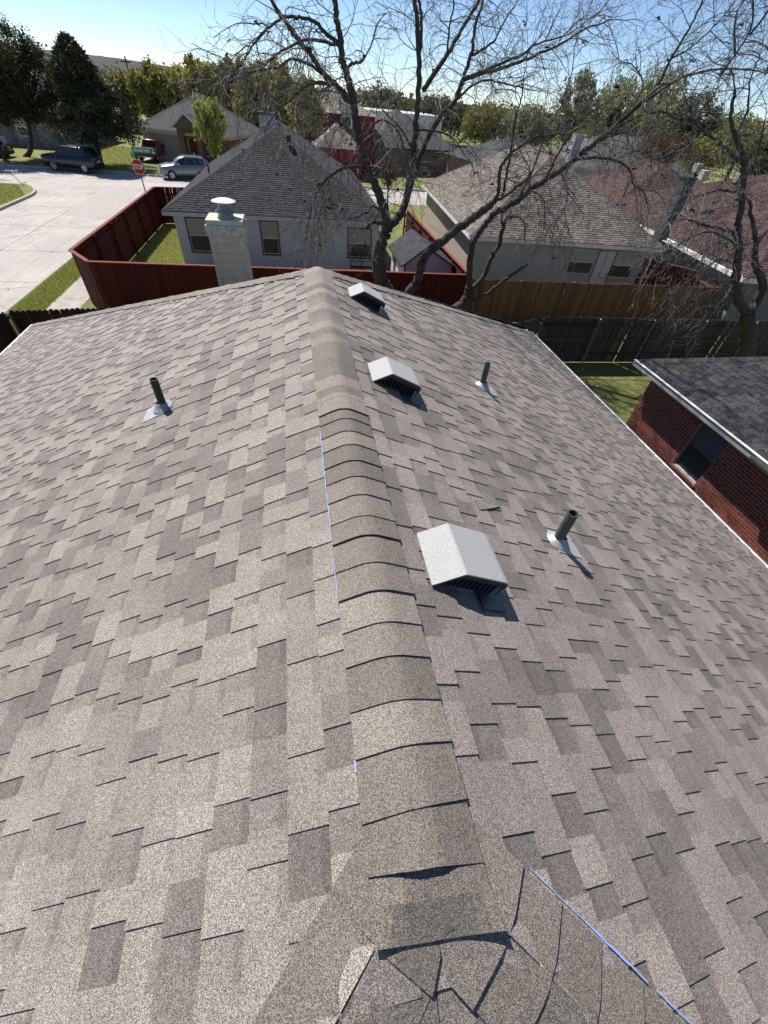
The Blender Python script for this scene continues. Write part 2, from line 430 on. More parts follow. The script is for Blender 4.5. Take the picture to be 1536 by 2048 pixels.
# ---- box vents (white hood, dark louvred mouth)
m, t, b = nodes('vent_paint')
p = pos(t); vo = N(t, 'ShaderNodeTexVoronoi'); vo.inputs['Scale'].default_value = 300; t.links.new(p, vo.inputs['Vector'])
t.links.new(ramp(t, noi(t, p, 260, 2), [(.35, (.27, .27, .265)), (.55, (.46, .46, .45))]), b.inputs['Base Color']); b.inputs['Roughness'].default_value = .42
bump(t, b, noi(t, p, 240, 2), .9, .004)
plain('vent_dark', (.035, .035, .038), .5, .1)
plain('vent_slat', (.06, .06, .065), .45, .1)
def roof_vent(x, y, ln=.325):
    c = math.cos(math.atan2(3, 6.294)); o = V((x, y, RZ-(x-RX)*3/6.294))
    M = frameM(o, vR, V((0, 1, 0)), nR_)             # s down slope, y along ridge, n off the roof
    e = sub('roof_vent', house, o)
    prof = [(-.005, .018), (.004, .026), (.108, .136), (.118, .141), (.365, .141), (.388, .136), (.403, .122), (.408, .100), (.404, .066)]
    th = .007
    hood = MB(); inn = []
    for i, (s, n) in enumerate(prof):
        a = V(prof[max(0, i-1)]); b2 = V(prof[min(len(prof)-1, i+1)]); d = (b2-a).normalized(); inn.append((s+d.y*th*-1*-1, n-abs(d.x)*th-.0015))
    f = lambda pr, yy: [M @ V((s, yy, n)) for s, n in pr]
    hood.grid([f(prof, 0), f(prof, ln)]); hood.grid([f(inn, ln), f(inn, 0)])
    hood.grid([f(inn, 0), f(prof, 0)])
    hood.face(f(prof, ln)+[M @ V((.400, ln, .012)), M @ V((-.005, ln, .012))])
    hood.build('hood', 'vent_paint', e)
    lip = MB()                                        # dark turned-down rim at the mouth
    lowp = [(max(.0, min(s, .40)), max(.015, n-.034)) for s, n in inn]
    lip.grid([f(inn, .004), f(lowp, .004)]); lip.grid([f(lowp, .010), f(inn, .010)]); lip.grid([f(lowp, .004), f(lowp, .010)]); lip.build('rim', 'vent_dark', e)
    MB().prism([V((s, .07, n)) for s, n in [(.015, .014)]+[(s, n-.012) for s, n in prof[1:6]]+[(.385, .014)]], (0, .004, 0), M).build('mouth', 'vent_dark', e)
    for k in range(13):
        s0 = .035+k*.030
        if s0 > .385: break
        n1 = .026+(s0-.004)*1.05 if s0 < .108 else .139
        MB().box((s0, .014, .016), (s0+.006, .066, max(.03, n1-.035)), M).build('louvre', 'vent_slat', e)
    MB().box((.01, .068, .0125), (.392, .10, .020), M).build('base', 'vent_dark', e)
    MB().box((.29, -.085, .0145), (.445, ln-.06, .0175), M).build('flange', 'flashing_dark', e)
for x, y, l in ((.512, 1.0, .325), (.525, 2.945, .30), (.565, 4.90, .29)): roof_vent(x, y, l)

# ---- plumbing vent pipes with boots
plain('pipe_grey', (.085, .082, .085), .5, .15, 12)
plain('pipe_black', (.03, .03, .032), .5, .15, 12)
plain('boot_metal', (.42, .42, .42), .45, .12, 14, metal=.3)
def pipe(px, P, h, r, m, tilt=(0, 0), flange=True):
    o = V(px); n = P[3]; e = sub('vent_pipe', house, o)
    top = o+V((tilt[0], tilt[1], h))
    pm = MB(); ax = (top-o).normalized()
    pm.lathe(o-V((0, 0, .03)), [(r, 0), (r, h+.03), (r-.006, h+.03), (r-.006, h-.10)], 20, ax); pm.lathe(o, [(r-.006, h-.10), (.0005, h-.10)], 20, ax)
    pm.build('pipe', m, e, smooth=False)
    bt = MB(); bt.lathe(o, [(.098, .010), (.098, .020), (.088, .030), (.070, .036), (.066, .046), (.052, .052), (.048, .064), (r+.006, .070), (r-.001, .074)], 28, (n*.75+V((0, 0, 1))*.25).normalized()); bt.build('boot', 'boot_metal', e, smooth=True)
    if flange:
        M = frameM(o, P[2], P[1], n); mb = MB(); mb.box((-.05, -.11, .0125), (.20, .11, .0165), M); mb.build('flange', 'boot_metal', e)
def rp(x, y): return V((x, y, RZ-(x-RX)*3/6.294))
def lp(x, y): return V((x, y, RZ-(RX-x)*3/6.636))
pipe(rp(1.705, 1.615), PR, .31, .037, 'pipe_grey')
pipe(rp(2.06, 4.13), PR, .30, .034, 'pipe_grey')
pipe(lp(-1.31, 3.57), PL, .30, .034, 'pipe_black')

# ---- a lifted shingle tab beside the first vent
lt = MB(); M = frameM(onR(1.06, 1.715), vR, V((0, 1, 0)), nR_)
g = []
for i in range(6):
    f = i/5; n0 = .014+.020*max(0, f-.3)**1.2
    g.append((.235*f, n0))
lt.grid([[M @ V((s, -.012+(.02*f2), n)) for f2, (s, n) in enumerate(g)], [M @ V((s, .09, .013)) for s, n in g]], tone=(.6, 0, 0))
lt.grid([[M @ V((s, .09, .011)) for s, n in g], [M @ V((s, -.012+(.02*f2), n-.004)) for f2, (s, n) in enumerate(g)]], tone=(.1, 0, 0))
lt.grid([[M @ V((s, -.012+(.02*f2), n-.004)) for f2, (s, n) in enumerate(g)], [M @ V((s, -.012+(.02*f2), n)) for f2, (s, n) in enumerate(g)]], tone=(.1, 0, 0))
lt.build('lifted_shingle', 'shingle_taupe', roof)

# ---- chimney at the far end, behind the left hip
m, t, b = nodes('peeling_paint')
p = pos(t); a = noi(t, pos(t, (1, 1, .35)), 26, 5, .7); d2 = noi(t, p, 5, 4)
msk = ramp(t, a, [(.56, 0), (.60, 1)]); col = mix(t, (.52, .46, .36), (.62, .56, .45), d2)
t.links.new(mix(t, col, (.16, .15, .14), msk), b.inputs['Base Color']); b.inputs['Roughness'].default_value = .7; bump(t, b, msk, .5, .004)
plain('chimney_siding', (.58, .50, .37), .6, .08, 4, (1, 1, .5))
plain('chimney_cap_metal', (.56, .53, .43), .5, .18, 7)
plain('galvanized', (.27, .275, .28), .4, .2, 15, metal=.6)
plain('galvanized_white', (.80, .79, .74), .5, .12, 15)
CX0, CX1, CY0, CY1, CZT = -1.86, -1.12, 11.05, 11.75, 4.86
ch = sub('chimney', house, ((CX0+CX1)/2, (CY0+CY1)/2, 2.2))
MB().box((CX0+.03, CY0+.03, 2.0), (CX1-.03, CY1-.03, CZT-.05)).build('chase', 'chimney_siding', ch)
z = 2.0
while z < CZT-.2:
    for (a, b2, ax) in ((CX0+.10, CX1-.10, 'x'), (CY0+.10, CY1-.10, 'y')):
        mb = MB()
        if ax == 'x': mb.hexa([V((a, CY0+.004, z)), V((b2, CY0+.004, z)), V((b2, CY0+.03, z)), V((a, CY0+.03, z))], [V((a, CY0+.018, z+.17)), V((b2, CY0+.018, z+.17)), V((b2, CY0+.03, z+.17)), V((a, CY0+.03, z+.17))])
        else: mb.hexa([V((CX1-.004, a, z)), V((CX1-.004, b2, z)), V((CX1-.03, b2, z)), V((CX1-.03, a, z))], [V((CX1-.018, a, z+.17)), V((CX1-.018, b2, z+.17)), V((CX1-.03, b2, z+.17)), V((CX1-.03, a, z+.17))])
        mb.build('siding_board', 'chimney_siding', ch)
    z += .178
for (x, y) in ((CX0, CY0), (CX1-.11, CY0), (CX0, CY1-.11), (CX1-.11, CY1-.11)):
    MB().box((x-.006, y-.006, 2.0), (x+.116, y+.116, CZT-.16)).build('corner_board', 'peeling_paint', ch, bevel=.006)
MB().box((CX0-.045, CY0-.045, CZT-.20), (CX1+.045, CY1+.045, CZT-.02)).build('crown_board', 'peeling_paint', ch, bevel=.008)
MB().box((CX0-.02, CY0-.02, CZT-.02), (CX1+.02, CY1+.02, CZT+.075)).build('chase_cover', 'chimney_cap_metal', ch, bevel=.008)
fc = ((CX0+CX1)/2+.02, (CY0+CY1)/2, CZT+.075)
MB().lathe(fc, [(.17, 0), (.165, .04), (.15, .06), (.155, .065), (.215, .085), (.22, .095), (.20, .12), (.14, .15), (.135, .28)], 28).build('flue_collar', 'galvanized', ch, smooth=True)
sc = MB()
prev = None
for k in range(48):
    a = 2*math.pi*k/48; rr = .255*(1+.02*math.cos(a*24)); sc.v.append((fc[0]+rr*math.cos(a), fc[1]+rr*math.sin(a), fc[2]+.285+.006*math.cos(a*24)))
for k in range(48):
    a = 2*math.pi*k/48; sc.v.append((fc[0]+.15*math.cos(a), fc[1]+.15*math.sin(a), fc[2]+.325))
sc.v.append((fc[0], fc[1], fc[2]+.332)); 
for k in range(48):
    k2 = (k+1) % 48; sc.f += [[k, k2, 48+k2, 48+k], [48+k, 48+k2, 96]]; sc.t += [None]*2; sc.mi += [0]*2
sc.f.append(list(range(47, -1, -1))); sc.t.append(None); sc.mi.append(0)
sc.build('flue_hood', 'galvanized_white', ch, smooth=False)
for k in range(4):
    a = math.pi/4+k*math.pi/2; MB().tube([(fc[0]+.13*math.cos(a), fc[1]+.13*math.sin(a), fc[2]+.14), (fc[0]+.14*math.cos(a), fc[1]+.14*math.sin(a), fc[2]+.30)], .008, 5).build('bracket', 'galvanized', ch)
# ================================================================ setting: ground, street, lawns
m, t, b = nodes('grass_ground')
p = pos(t); a = noi(t, p, 1.3, 5, .65); c = noi(t, p, 26, 4, .7); e_ = noi(t, p, 140, 2)
g1 = mix(t, ramp(t, a, [(.3, (.14, .175, .04)), (.7, (.29, .285, .085))]), (.27, .22, .11), ramp(t, c, [(.52, 0), (.75, .55)]))
t.links.new(mix(t, g1, ramp(t, e_, [(.3, .55), (.7, 1.2)]), 1, 'MULTIPLY'), b.inputs['Base Color']); b.inputs['Roughness'].default_value = .95; bump(t, b, e_, .8, .03)
m, t, b = nodes('street_concrete')
p = pos(t); a = noi(t, p, .35, 6, .6); c = noi(t, p, 6, 5, .7); st = noi(t, pos(t, (2.2, .12, 1)), 2.5, 4)
vor = N(t, 'ShaderNodeTexVoronoi'); vor.feature = 'DISTANCE_TO_EDGE'; vor.inputs['Scale'].default_value = .16
wv = noi(t, p, .9, 5, .7); mx = N(t, 'ShaderNodeMix'); mx.data_type = 'VECTOR'; mx.inputs[0].default_value = .55
cb = N(t, 'ShaderNodeCombineXYZ'); t.links.new(wv, cb.inputs[0]); t.links.new(noi(t, pos(t, (1.1, .9, 1)), .8, 5, .7), cb.inputs[1])
ad = N(t, 'ShaderNodeVectorMath'); ad.operation = 'MULTIPLY_ADD'; t.links.new(cb.outputs[0], ad.inputs[0]); ad.inputs[1].default_value = (5, 5, 0); t.links.new(p, ad.inputs[2])
t.links.new(ad.outputs[0], vor.inputs['Vector'])
base = mix(t, ramp(t, a, [(.3, (.38, .345, .315)), (.7, (.48, .44, .40))]), ramp(t, st, [(.35, .9), (.65, 1.06)]), 1, 'MULTIPLY')
base = mix(t, base, ramp(t, c, [(.3, .86), (.7, 1.08)]), 1, 'MULTIPLY')
base = mix(t, base, (.21, .19, .18), ramp(t, vor.outputs['Distance'], [(.0, .9), (.010, .0)]))
t.links.new(base, b.inputs['Base Color']); b.inputs['Roughness'].default_value = .85; bump(t, b, c, .2, .01)
plain('kerb_concrete', (.42, .38, .34), .85, .2, 3, fine=.3)
plain('walk_concrete', (.40, .36, .32), .88, .22, 2.5, fine=.3)
plain('drive_concrete', (.50, .46, .42), .85, .12, 1.5)
def structure(mb, name, mat):
    o = mb.build(name, mat); o['kind'] = 'structure'; return o
ROADZ = -.13
def arc(cx, cy, r, a0, a1, n=10): return [(cx+r*math.cos(a0+(a1-a0)*i/n), cy+r*math.sin(a0+(a1-a0)*i/n)) for i in range(n+1)]
structure(MB().box((-2500, -2500, -1.5), (2500, 2500, -.17)), 'ground', 'grass_ground')
rd = MB(); rd.box((-200, 40, -.165), (200, 58, ROADZ)); rd.box((-21, -120, -.165), (-11, 40, ROADZ)); structure(rd, 'road', 'street_concrete')
def lawn(name, poly, z=0):
    o = MB().prism([(x, y, -.165) for x, y in poly], (0, 0, .165+z)).build(name, 'grass_ground'); o['kind'] = 'structure'; return o
B1 = [(-11.55, -120)]+[(x, y) for x, y in [(200, -120), (200, 46.5)]]+arc(-7.5, 42.45, 4.05, math.pi/2, math.pi, 10)
B2 = [(-200, -120), (-19.45, -120)]+arc(-25.3, 42.0, 5.85, 0, math.pi/2, 10)+[(-200, 47.85)]
B3 = [(-200, 55.6), (200, 55.6), (200, 400), (-200, 400)]
lawn('lawn_block', B1); lawn('lawn_corner', B2); lawn('lawn_far', B3)
def kerb(path, name='kerb', w=.16, z=.012):
    mb = MB()
    for i in range(len(path)-1):
        a = V((*path[i], 0)); b2 = V((*path[i+1], 0)); d = (b2-a).normalized(); sd = V((d.y, -d.x, 0))
        mb.hexa([a+V((0, 0, -.16)), b2+V((0, 0, -.16)), b2-sd*w+V((0, 0, -.16)), a-sd*w+V((0, 0, -.16))], [a+V((0, 0, z)), b2+V((0, 0, z)), b2-sd*w+V((0, 0, z)), a-sd*w+V((0, 0, z))])
    o = mb.build(name, 'kerb_concrete', weld=True); o['kind'] = 'structure'
kerb([(-11.55-.0, 5)]+[(-11.55, 42.45)]+arc(-7.5, 42.45, 4.05, math.pi, math.pi/2, 10)+[(60, 46.5)])
kerb(([(-19.45, 5)]+arc(-25.3, 42.0, 5.85, 0, math.pi/2, 12)+[(-80, 47.85)])[::-1])
kerb([(-80, 55.6), (-15.4, 55.6)][::-1]); kerb([(-8.8, 55.6), (80, 55.6)][::-1])
for i in range(26):
    y0 = -4+i*1.55
    if y0 > 38: break
    o = MB().box((-10.25, y0, -.05), (-9.02, y0+1.535, .012)).build('sidewalk_slab', 'walk_concrete'); o['kind'] = 'structure'
o = MB().box((-40, 46.0, -.05), (-21.5, 47.1, .013)).build('sidewalk', 'walk_concrete'); o['kind'] = 'structure'
o = MB().prism([(-15.4, 54.9, -.12), (-8.8, 54.9, -.12), (-9.6, 67.4, -.02), (-16.6, 67.4, -.02)], (0, 0, .04)).build('driveway', 'drive_concrete'); o['kind'] = 'structure'
# concrete patch with brushed grooves at the junction
m, t, b = nodes('grooved_concrete'); p = pos(t); wv = N(t, 'ShaderNodeTexWave'); wv.inputs['Scale'].default_value = 3.2; wv.inputs['Distortion'].default_value = 2.5; t.links.new(pos(t, (.8, .6, 1)), wv.inputs['Vector'])
t.links.new(mix(t, ramp(t, wv.outputs[0], [(.3, (.38, .35, .32)), (.7, (.43, .395, .36))]), ramp(t, noi(t, p, 3, 5, .7), [(.3, .88), (.7, 1.08)]), 1, 'MULTIPLY'), b.inputs['Base Color']); b.inputs['Roughness'].default_value = .9
q = [gz(x, y, ROADZ) for x, y in ((124, 430), (215, 372), (283, 378), (214, 436))]
o = MB().prism([(v.x, v.y, ROADZ+.001) for v in q], (0, 0, .004)).build('road_patch', 'grooved_concrete'); o['kind'] = 'structure'
# slab joints and cracks in the concrete
plain('joint_tar', (.16, .145, .13), .9, .3, 3)
rc = random.Random(4)
def crack(pts, w, jit, nm='road_joint'):
    path = []
    for (ax, ay), (bx, by) in zip(pts, pts[1:]):
        for k in range(10): f = k/10; path.append((ax+(bx-ax)*f+rc.gauss(0, jit), ay+(by-ay)*f+rc.gauss(0, jit)))
    path.append(pts[-1]); mb = MB()
    for (ax, ay), (bx, by) in zip(path, path[1:]):
        d = V((bx-ax, by-ay, 0)).normalized(); n = V((-d.y, d.x, 0))*w*rc.uniform(.35, .7); a, b2 = V((ax, ay, ROADZ)), V((bx, by, ROADZ)); mb.hexa([a-n, b2-n, b2+n, a+n], [q+V((0, 0, .0035)) for q in (a-n, b2-n, b2+n, a+n)])
    o = mb.build(nm, 'joint_tar', weld=True); o['kind'] = 'structure'
crack([(-15.5, 12), (-15.5, 45)], .035, .004); crack([(-60, 51.6), (40, 51.6)], .05, .006)
for y in (18, 23, 28, 33.5, 39): crack([(-19.4, y), (-11.6, y+.15)], .035, .006)
for x in (-42, -36, -30, -24, -9, -4, 2, 9): crack([(x, 47.9), (x+.1, 55.5)], .045, .006)
crack([(-18.9, 24), (-17.2, 26.5), (-16.8, 30), (-14.6, 32)], .03, .09, 'road_crack'); crack([(-14.8, 20), (-13.4, 22), (-12, 22.4)], .03, .08, 'road_crack'); crack([(-22, 50), (-18, 49.2), (-16, 52), (-13, 52.5)], .04, .12, 'road_crack'); crack([(-19, 35), (-16, 37), (-14.5, 41), (-12.5, 42)], .03, .10, 'road_crack')
# manhole cover on the street
plain('iron', (.05, .045, .04), .7, .2)
mh = gz(205, 357, ROADZ); mb = MB(); mb.lathe((mh.x, mh.y, ROADZ), [(.36, .002), (.36, .012), (.0005, .012)], 20)
tag(mb.build('manhole_cover', 'iron'), 'round iron manhole cover in the street beside the black SUV', 'manhole cover')

# ---- grass blades on the lawns that show
m, t, b = nodes('grass_blade'); at = N(t, 'ShaderNodeAttribute'); at.attribute_name = 'tone'; sp = N(t, 'ShaderNodeSeparateColor'); t.links.new(at.outputs['Color'], sp.inputs[0])
gcol = ramp(t, sp.outputs[0], [(0, (.15, .18, .035)), (.45, (.32, .35, .075)), (.75, (.48, .47, .14)), (1, (.60, .50, .25))])
t.links.new(gcol, b.inputs['Base Color']); b.inputs['Roughness'].default_value = .6
b.inputs['Subsurface Weight'].default_value = 0
tr = N(t, 'ShaderNodeBsdfTranslucent'); t.links.new(gcol, tr.inputs[0]); ms = N(t, 'ShaderNodeMixShader'); ms.inputs[0].default_value = .35
t.links.new(b.outputs[0], ms.inputs[1]); t.links.new(tr.outputs[0], ms.inputs[2]); t.links.new(ms.outputs[0], t.nodes['Material Output'].inputs[0])
def grass(name, poly, n, hgt, wid, rnd, dry=.0):
    x0 = min(p[0] for p in poly); x1 = max(p[0] for p in poly); y0 = min(p[1] for p in poly); y1 = max(p[1] for p in poly); cp = ccw(poly)
    mb = MB(); c = 0
    while c < n:
        x = rnd.uniform(x0, x1); y = rnd.uniform(y0, y1)
        if any((b2[0]-a2[0])*(y-a2[1])-(b2[1]-a2[1])*(x-a2[0]) < 0 for a2, b2 in zip(cp, cp[1:]+cp[:1])): continue
        f = noise.noise(V((x*.9, y*.9, 3)))*.5+.5; h = hgt*rnd.uniform(.5, 1.3)*(.6+.8*f); a = rnd.random()*6.28; wd = wid*rnd.uniform(.6, 1.3)
        dx, dy = math.cos(a)*wd/2, math.sin(a)*wd/2; l = rnd.uniform(-.9, .9)*h; l2 = rnd.uniform(-.9, .9)*h
        tn = min(1, max(0, .28+.5*f*rnd.random()+.35*rnd.random()**2+dry))
        mb.face([(x-dx, y-dy, -.005), (x+dx, y+dy, -.005), (x+l, y+l2, h)], (tn, 0, 0)); c += 1
    o = mb.build(name, 'grass_blade', kind='stuff')
    return o
rg = random.Random(5)
tag(grass('grass', [(6.6, 6.5), (9.5, 6.5), (9.5, 14.25), (6.6, 14.25)], 34000, .055, .016, rg, .06), 'short yellow-green lawn between the taupe roof and the dark board fence', 'grass')
tag(grass('grass', [(-8.5, 20.4), (-5.6, 19.0), (-5.8, 34.4), (-8.5, 34.4)], 30000, .07, .03, rg, .04), 'sunlit lawn inside the corner of the red fence', 'grass')
tag(grass('grass', [(-11.45, 16), (-10.2, 16), (-10.2, 40), (-11.45, 40)], 30000, .08, .03, rg, -.05), 'green grass verge between the kerb and the pavement', 'grass')
tag(grass('grass', [(-26, 36), (-19.6, 36), (-19.6, 41.9), (-21.5, 45.6), (-26, 45.9)], 16000, .09, .05, rg, -.02), 'grass on the street corner left of the junction', 'grass')
tag(grass('grass', [(-24, 55.8), (-15.6, 55.8), (-17, 75), (-24, 75)], 12000, .10, .08, rg, .08), 'lawn slope beside the driveway behind the black SUV', 'grass')

# ================================================================ fences
def wood(name, col, var=.35, streak=(30, 30, 1.2), rough=.8, knots=False):
    m, t, b = nodes(name); p = pos(t, streak); a = noi(t, p, 1, 5, .6)
    oi = N(t, 'ShaderNodeObjectInfo'); tn = ramp(t, oi.outputs['Random'], [(0, 1-var), (1, 1+var*.6)])
    c = mix(t, tuple(x*.7 for x in col), tuple(min(1, x*1.25) for x in col), ramp(t, a, [(.3, 0), (.7, 1)]))
    c = mix(t, c, tn, 1, 'MULTIPLY')
    if knots:
        vo = N(t, 'ShaderNodeTexVoronoi'); vo.inputs['Scale'].default_value = 3.2; t.links.new(pos(t, (2.2, 2.2, 1)), vo.inputs['Vector'])
        c = mix(t, c, tuple(x*.22 for x in col), ramp(t, vo.outputs['Distance'], [(.05, .9), (.13, 0)]))
    t.links.new(c, b.inputs['Base Color']); b.inputs['Roughness'].default_value = rough; b.inputs['Specular IOR Level'].default_value = .2; bump(t, b, a, .35, .006)
wood('wood_red', (.095, .016, .011), .3); wood('wood_red_sunlit', (.22, .062, .042), .2)  # cap rails get a lighter red: sunlight on their tops put into the colour
wood('wood_tan', (.21, .118, .058), .35, knots=True); wood('wood_dark', (.085, .073, .062), .45); wood('wood_brown', (.055, .030, .020), .35)
plain('galv_post', (.42, .43, .44), .45, .15, 9, metal=.5)
def fence(name, label, p0, p1, h, mat, pw=.14, gap=.008, side=1, rails=(.35, 1.0, 1.6), rail_mat=None, posts=2.4, post_mat=None, cap=None, top='flat', rnd=None, hvar=.0, miss=0, board_gap=None, ground=0):
    """pickets along p0-p1; rails and posts on the left (side=1) or right (side=-1) of the run"""
    rnd = rnd or random.Random(len(label)*7+int(p0[0]*13))
    a = V((p0[0], p0[1], ground)); b2 = V((p1[0], p1[1], ground)); L = (b2-a).length; d = (b2-a)/L; n = V((-d.y, d.x, 0))*side; rz = math.atan2(d.y, d.x)
    e = thing(name, label, 'fence', (a+b2)/2)
    th = .018; vars_ = []
    for k in range(4):
        hh = h+(rnd.uniform(-hvar, hvar) if hvar else 0); mb = MB()
        z0 = .03; wv = pw*(1-(.012*k if board_gap else 0))
        if top == 'dog': poly = [(0, 0, z0), (wv, 0, z0), (wv, 0, hh-.045), (wv-.035, 0, hh), (.035, 0, hh), (0, 0, hh-.045)]
        else: poly = [(0, 0, z0), (wv, 0, z0), (wv, 0, hh), (0, 0, hh)]
        mb.prism(poly, (0, th, 0)); vars_.append(mb.mesh('picket', mat))
    u = 0
    while u < L-pw*.6:
        g = gap*rnd.uniform(.2, 2.2)
        if board_gap and rnd.random() < board_gap: g += rnd.uniform(.02, .05)
        if not (miss and rnd.random() < miss):
            o = inst(rnd.choice(vars_), 'picket', e, a+d*u+n*(-.009+rnd.uniform(-.004, .004)), rz)
            rr_ = min(.006, gap*.9); o.rotation_euler.y = rnd.uniform(-rr_, rr_)
        u += pw+g
    rm = rail_mat or mat
    for z in rails:
        segs = max(1, round(L/posts)) if posts else 1
        for k in range(segs):
            q0 = a+d*(L*k/segs+.01)+n*.035+V((0, 0, z)); q1 = a+d*(L*(k+1)/segs-.01)+n*.035+V((0, 0, z+rnd.uniform(-.008, .008)))
            MB().bar(q0, q1, .038, .088).build('rail', rm, e)
    if posts:
        k = max(1, round(L/posts))
        for i in range(k+1):
            q = a+d*(L*i/k)+n*.105
            if post_mat == 'galv_post': MB().lathe(q, [(.03, 0), (.03, h-.08), (.036, h-.08), (.030, h-.04), (.001, h-.03)], 10).build('post', 'galv_post', e, smooth=True)
            else: MB().box((q.x-.045, q.y-.045, 0), (q.x+.045, q.y+.045, h-.02)).build('post', post_mat or mat, e)
    if cap:
        s_ = max(1, round(L/3.6))
        for k in range(s_):
            MB().bar(a+d*(L*k/s_+(.0 if k else -.04))+V((0, 0, h+.022)), a+d*(L*(k+1)/s_-.003+(0 if k < s_-1 else .04))+V((0, 0, h+.022)), .145, .038).build('cap_rail', cap, e)
    return e
HF = 1.93
fence('board_fence', 'long dark red board fence with a capped top below the white house', (-7.7, 18.85), (7.15, 18.45), HF, 'wood_red', side=1, cap='wood_red_sunlit', gap=.0008)
fence('board_fence', 'short slanted end of the red fence at the street corner', (-8.74, 20.25), (-7.72, 18.88), HF, 'wood_red', side=1, cap='wood_red_sunlit', gap=.0008)
fence('board_fence', 'red fence seen from inside with rails running beside the street', (-8.64, 34.8), (-8.74, 20.3), HF, 'wood_red', side=1, cap='wood_red_sunlit', gap=.006, board_gap=.12, rails=(.4, 1.05, 1.65))
fence('board_fence', 'short red fence closing the side lawn behind the white house', (-8.6, 34.85), (-5.9, 35.3), HF, 'wood_red', side=-1, cap='wood_red_sunlit', gap=.004)
fence('board_fence', 'red fence running back between the shed and the brown roof', (7.3, 18.55), (7.4, 32), HF, 'wood_red', side=1, cap='wood_red_sunlit', gap=.006)
fence('board_fence', 'tan knotty board fence standing below the brown shingle roof', (7.22, 18.42), (19.95, 18.1), 1.82, 'wood_tan', pw=.138, gap=.0025, side=1, rails=(.35, 1.0, 1.55), top='dog', hvar=.02)
fence('board_fence', 'weathered dark fence with steel posts below the tan fence', (20.5, 14.05), (8.85, 14.35), 1.80, 'wood_dark', pw=.14, gap=.002, side=1, rails=(.40, .95, 1.5), posts=2.35, post_mat='galv_post', top='dog', hvar=.03, board_gap=.05)
fence('board_fence', 'short angled piece of weathered fence beside the roof corner', (8.8, 14.35), (7.1, 13.6), 1.76, 'wood_dark', pw=.135, gap=.01, side=1, rails=(.4, .95, 1.5), posts=2.0, post_mat='galv_post', top='dog', hvar=.03)
fence('board_fence', 'dark brown board fence with steel posts at the left eave', (-5.2, 14.9), (-8.72, 14.45), 1.78, 'wood_brown', pw=.14, gap=.004, side=1, rails=(.4, 1.6), posts=2.6, post_mat='galv_post', top='dog', hvar=.015)
fence('board_fence', 'dark brown fence turning towards us at the left picture edge', (-8.74, 14.4), (-8.9, 6.5), 1.78, 'wood_brown', pw=.14, gap=.004, side=1, rails=(.4, 1.6), posts=2.6, post_mat='galv_post', top='dog', hvar=.015)
fence('board_fence', 'red fence at the corner of the brown roofed house', (18.6, 22.2), (20.4, 20.0), 1.9, 'wood_red', side=1, cap='wood_red_sunlit')
fence('board_fence', 'pale wooden fence end behind the tan fence', (20.0, 18.12), (20.35, 19.9), 1.82, 'wood_tan', pw=.135, side=1, top='dog')

# ================================================================ stop sign with street names
plain('sign_red', (.42, .012, .018), .35, .05); plain('sign_white', (.80, .80, .78), .4, .04); plain('sign_green', (.01, .16, .10), .4, .06); plain('post_dark', (.06, .055, .05), .6, .2)
def text_mesh(txt, size, width=None):
    cu = bpy.data.curves.new('t', 'FONT'); cu.body = txt; cu.size = size; cu.align_x = 'CENTER'; cu.align_y = 'CENTER'; cu.extrude = .002; cu.offset = .006*size/.25
    o = bpy.data.objects.new('t', cu); COL.objects.link(o); bpy.context.view_layer.update()
    me = bpy.data.meshes.new_from_object(o.evaluated_get(bpy.context.evaluated_depsgraph_get())); bpy.data.objects.remove(o)
    if width:
        xs = [v.co.x for v in me.vertices]; k = width/(max(xs)-min(xs)); c = (max(xs)+min(xs))/2
        for v in me.vertices: v.co.x = (v.co.x-c)*k
    return me
def put_text(name, txt, size, width, mat, parent, M):
    me = text_mesh(txt, size, width); me.transform(M); me.materials.clear(); me.materials.append(MATS[mat])
    o = bpy.data.objects.new(name, me); link(o, parent); return o
scn = gz(276.5, 334, 2.5); SX, SY = scn.x, scn.y
ss = thing('stop_sign', 'red octagonal stop sign on a dark post under green street name signs', 'stop sign', (SX, SY+.06, 0))
MB().tube([(SX, SY+.06, 0), (SX, SY+.06, 3.62)], .038, 8).build('post', 'post_dark', ss)
def octa(r): return [(SX+r*math.cos(R(22.5+45*k)), SY, 2.5+r*math.sin(R(22.5+45*k))) for k in range(8)]
MB().prism(octa(.43), (0, .006, 0)).build('border', 'sign_white', ss)
MB().prism([(x, y-.003, z) for x, y, z in octa(.405)], (0, .0025, 0)).build('face', 'sign_red', ss)
Mt = Matrix.Translation((SX, SY-.006, 2.5)) @ Matrix.Rotation(math.pi/2, 4, 'X')
put_text('lettering', 'STOP', .36, .66, 'sign_white', ss, Mt)
bl = sub('street_name_blade', ss, (SX, SY, 3.3)); L0, L1 = SX-.10, SX+1.42
Mb = Matrix.Translation((SX-.10, SY+.0, 3.36)) @ Matrix.Rotation(R(-4), 4, 'Z')
MB().box((0, 0, -.16), (1.5, .008, .16), Mb).build('plate', 'sign_green', bl)
MB().box((-.01, -.002, .155), (1.38, .012, .185), Mb).build('top_edge', 'sign_white', bl)
put_text('lettering', 'ORCHARD RIDGE', .22, 1.02, 'sign_white', bl, Mb @ Matrix.Translation((.60, -.006, 0)) @ Matrix.Rotation(math.pi/2, 4, 'X'))
MB().box((1.28, -.004, .03), (1.36, -.001, .09), Mb).box((1.26, -.004, -.09), (1.42, -.001, -.03), Mb).build('marks', 'sign_white', bl, kind='stuff')
b2_ = sub('cross_street_blade', ss, (SX, SY, 2.98)); Mb = Matrix.Translation((SX-.02, SY+.05, 3.02)) @ Matrix.Rotation(R(118), 4, 'Z')
MB().box((0, 0, -.13), (1.15, .008, .13), Mb).build('plate', 'sign_green', b2_)
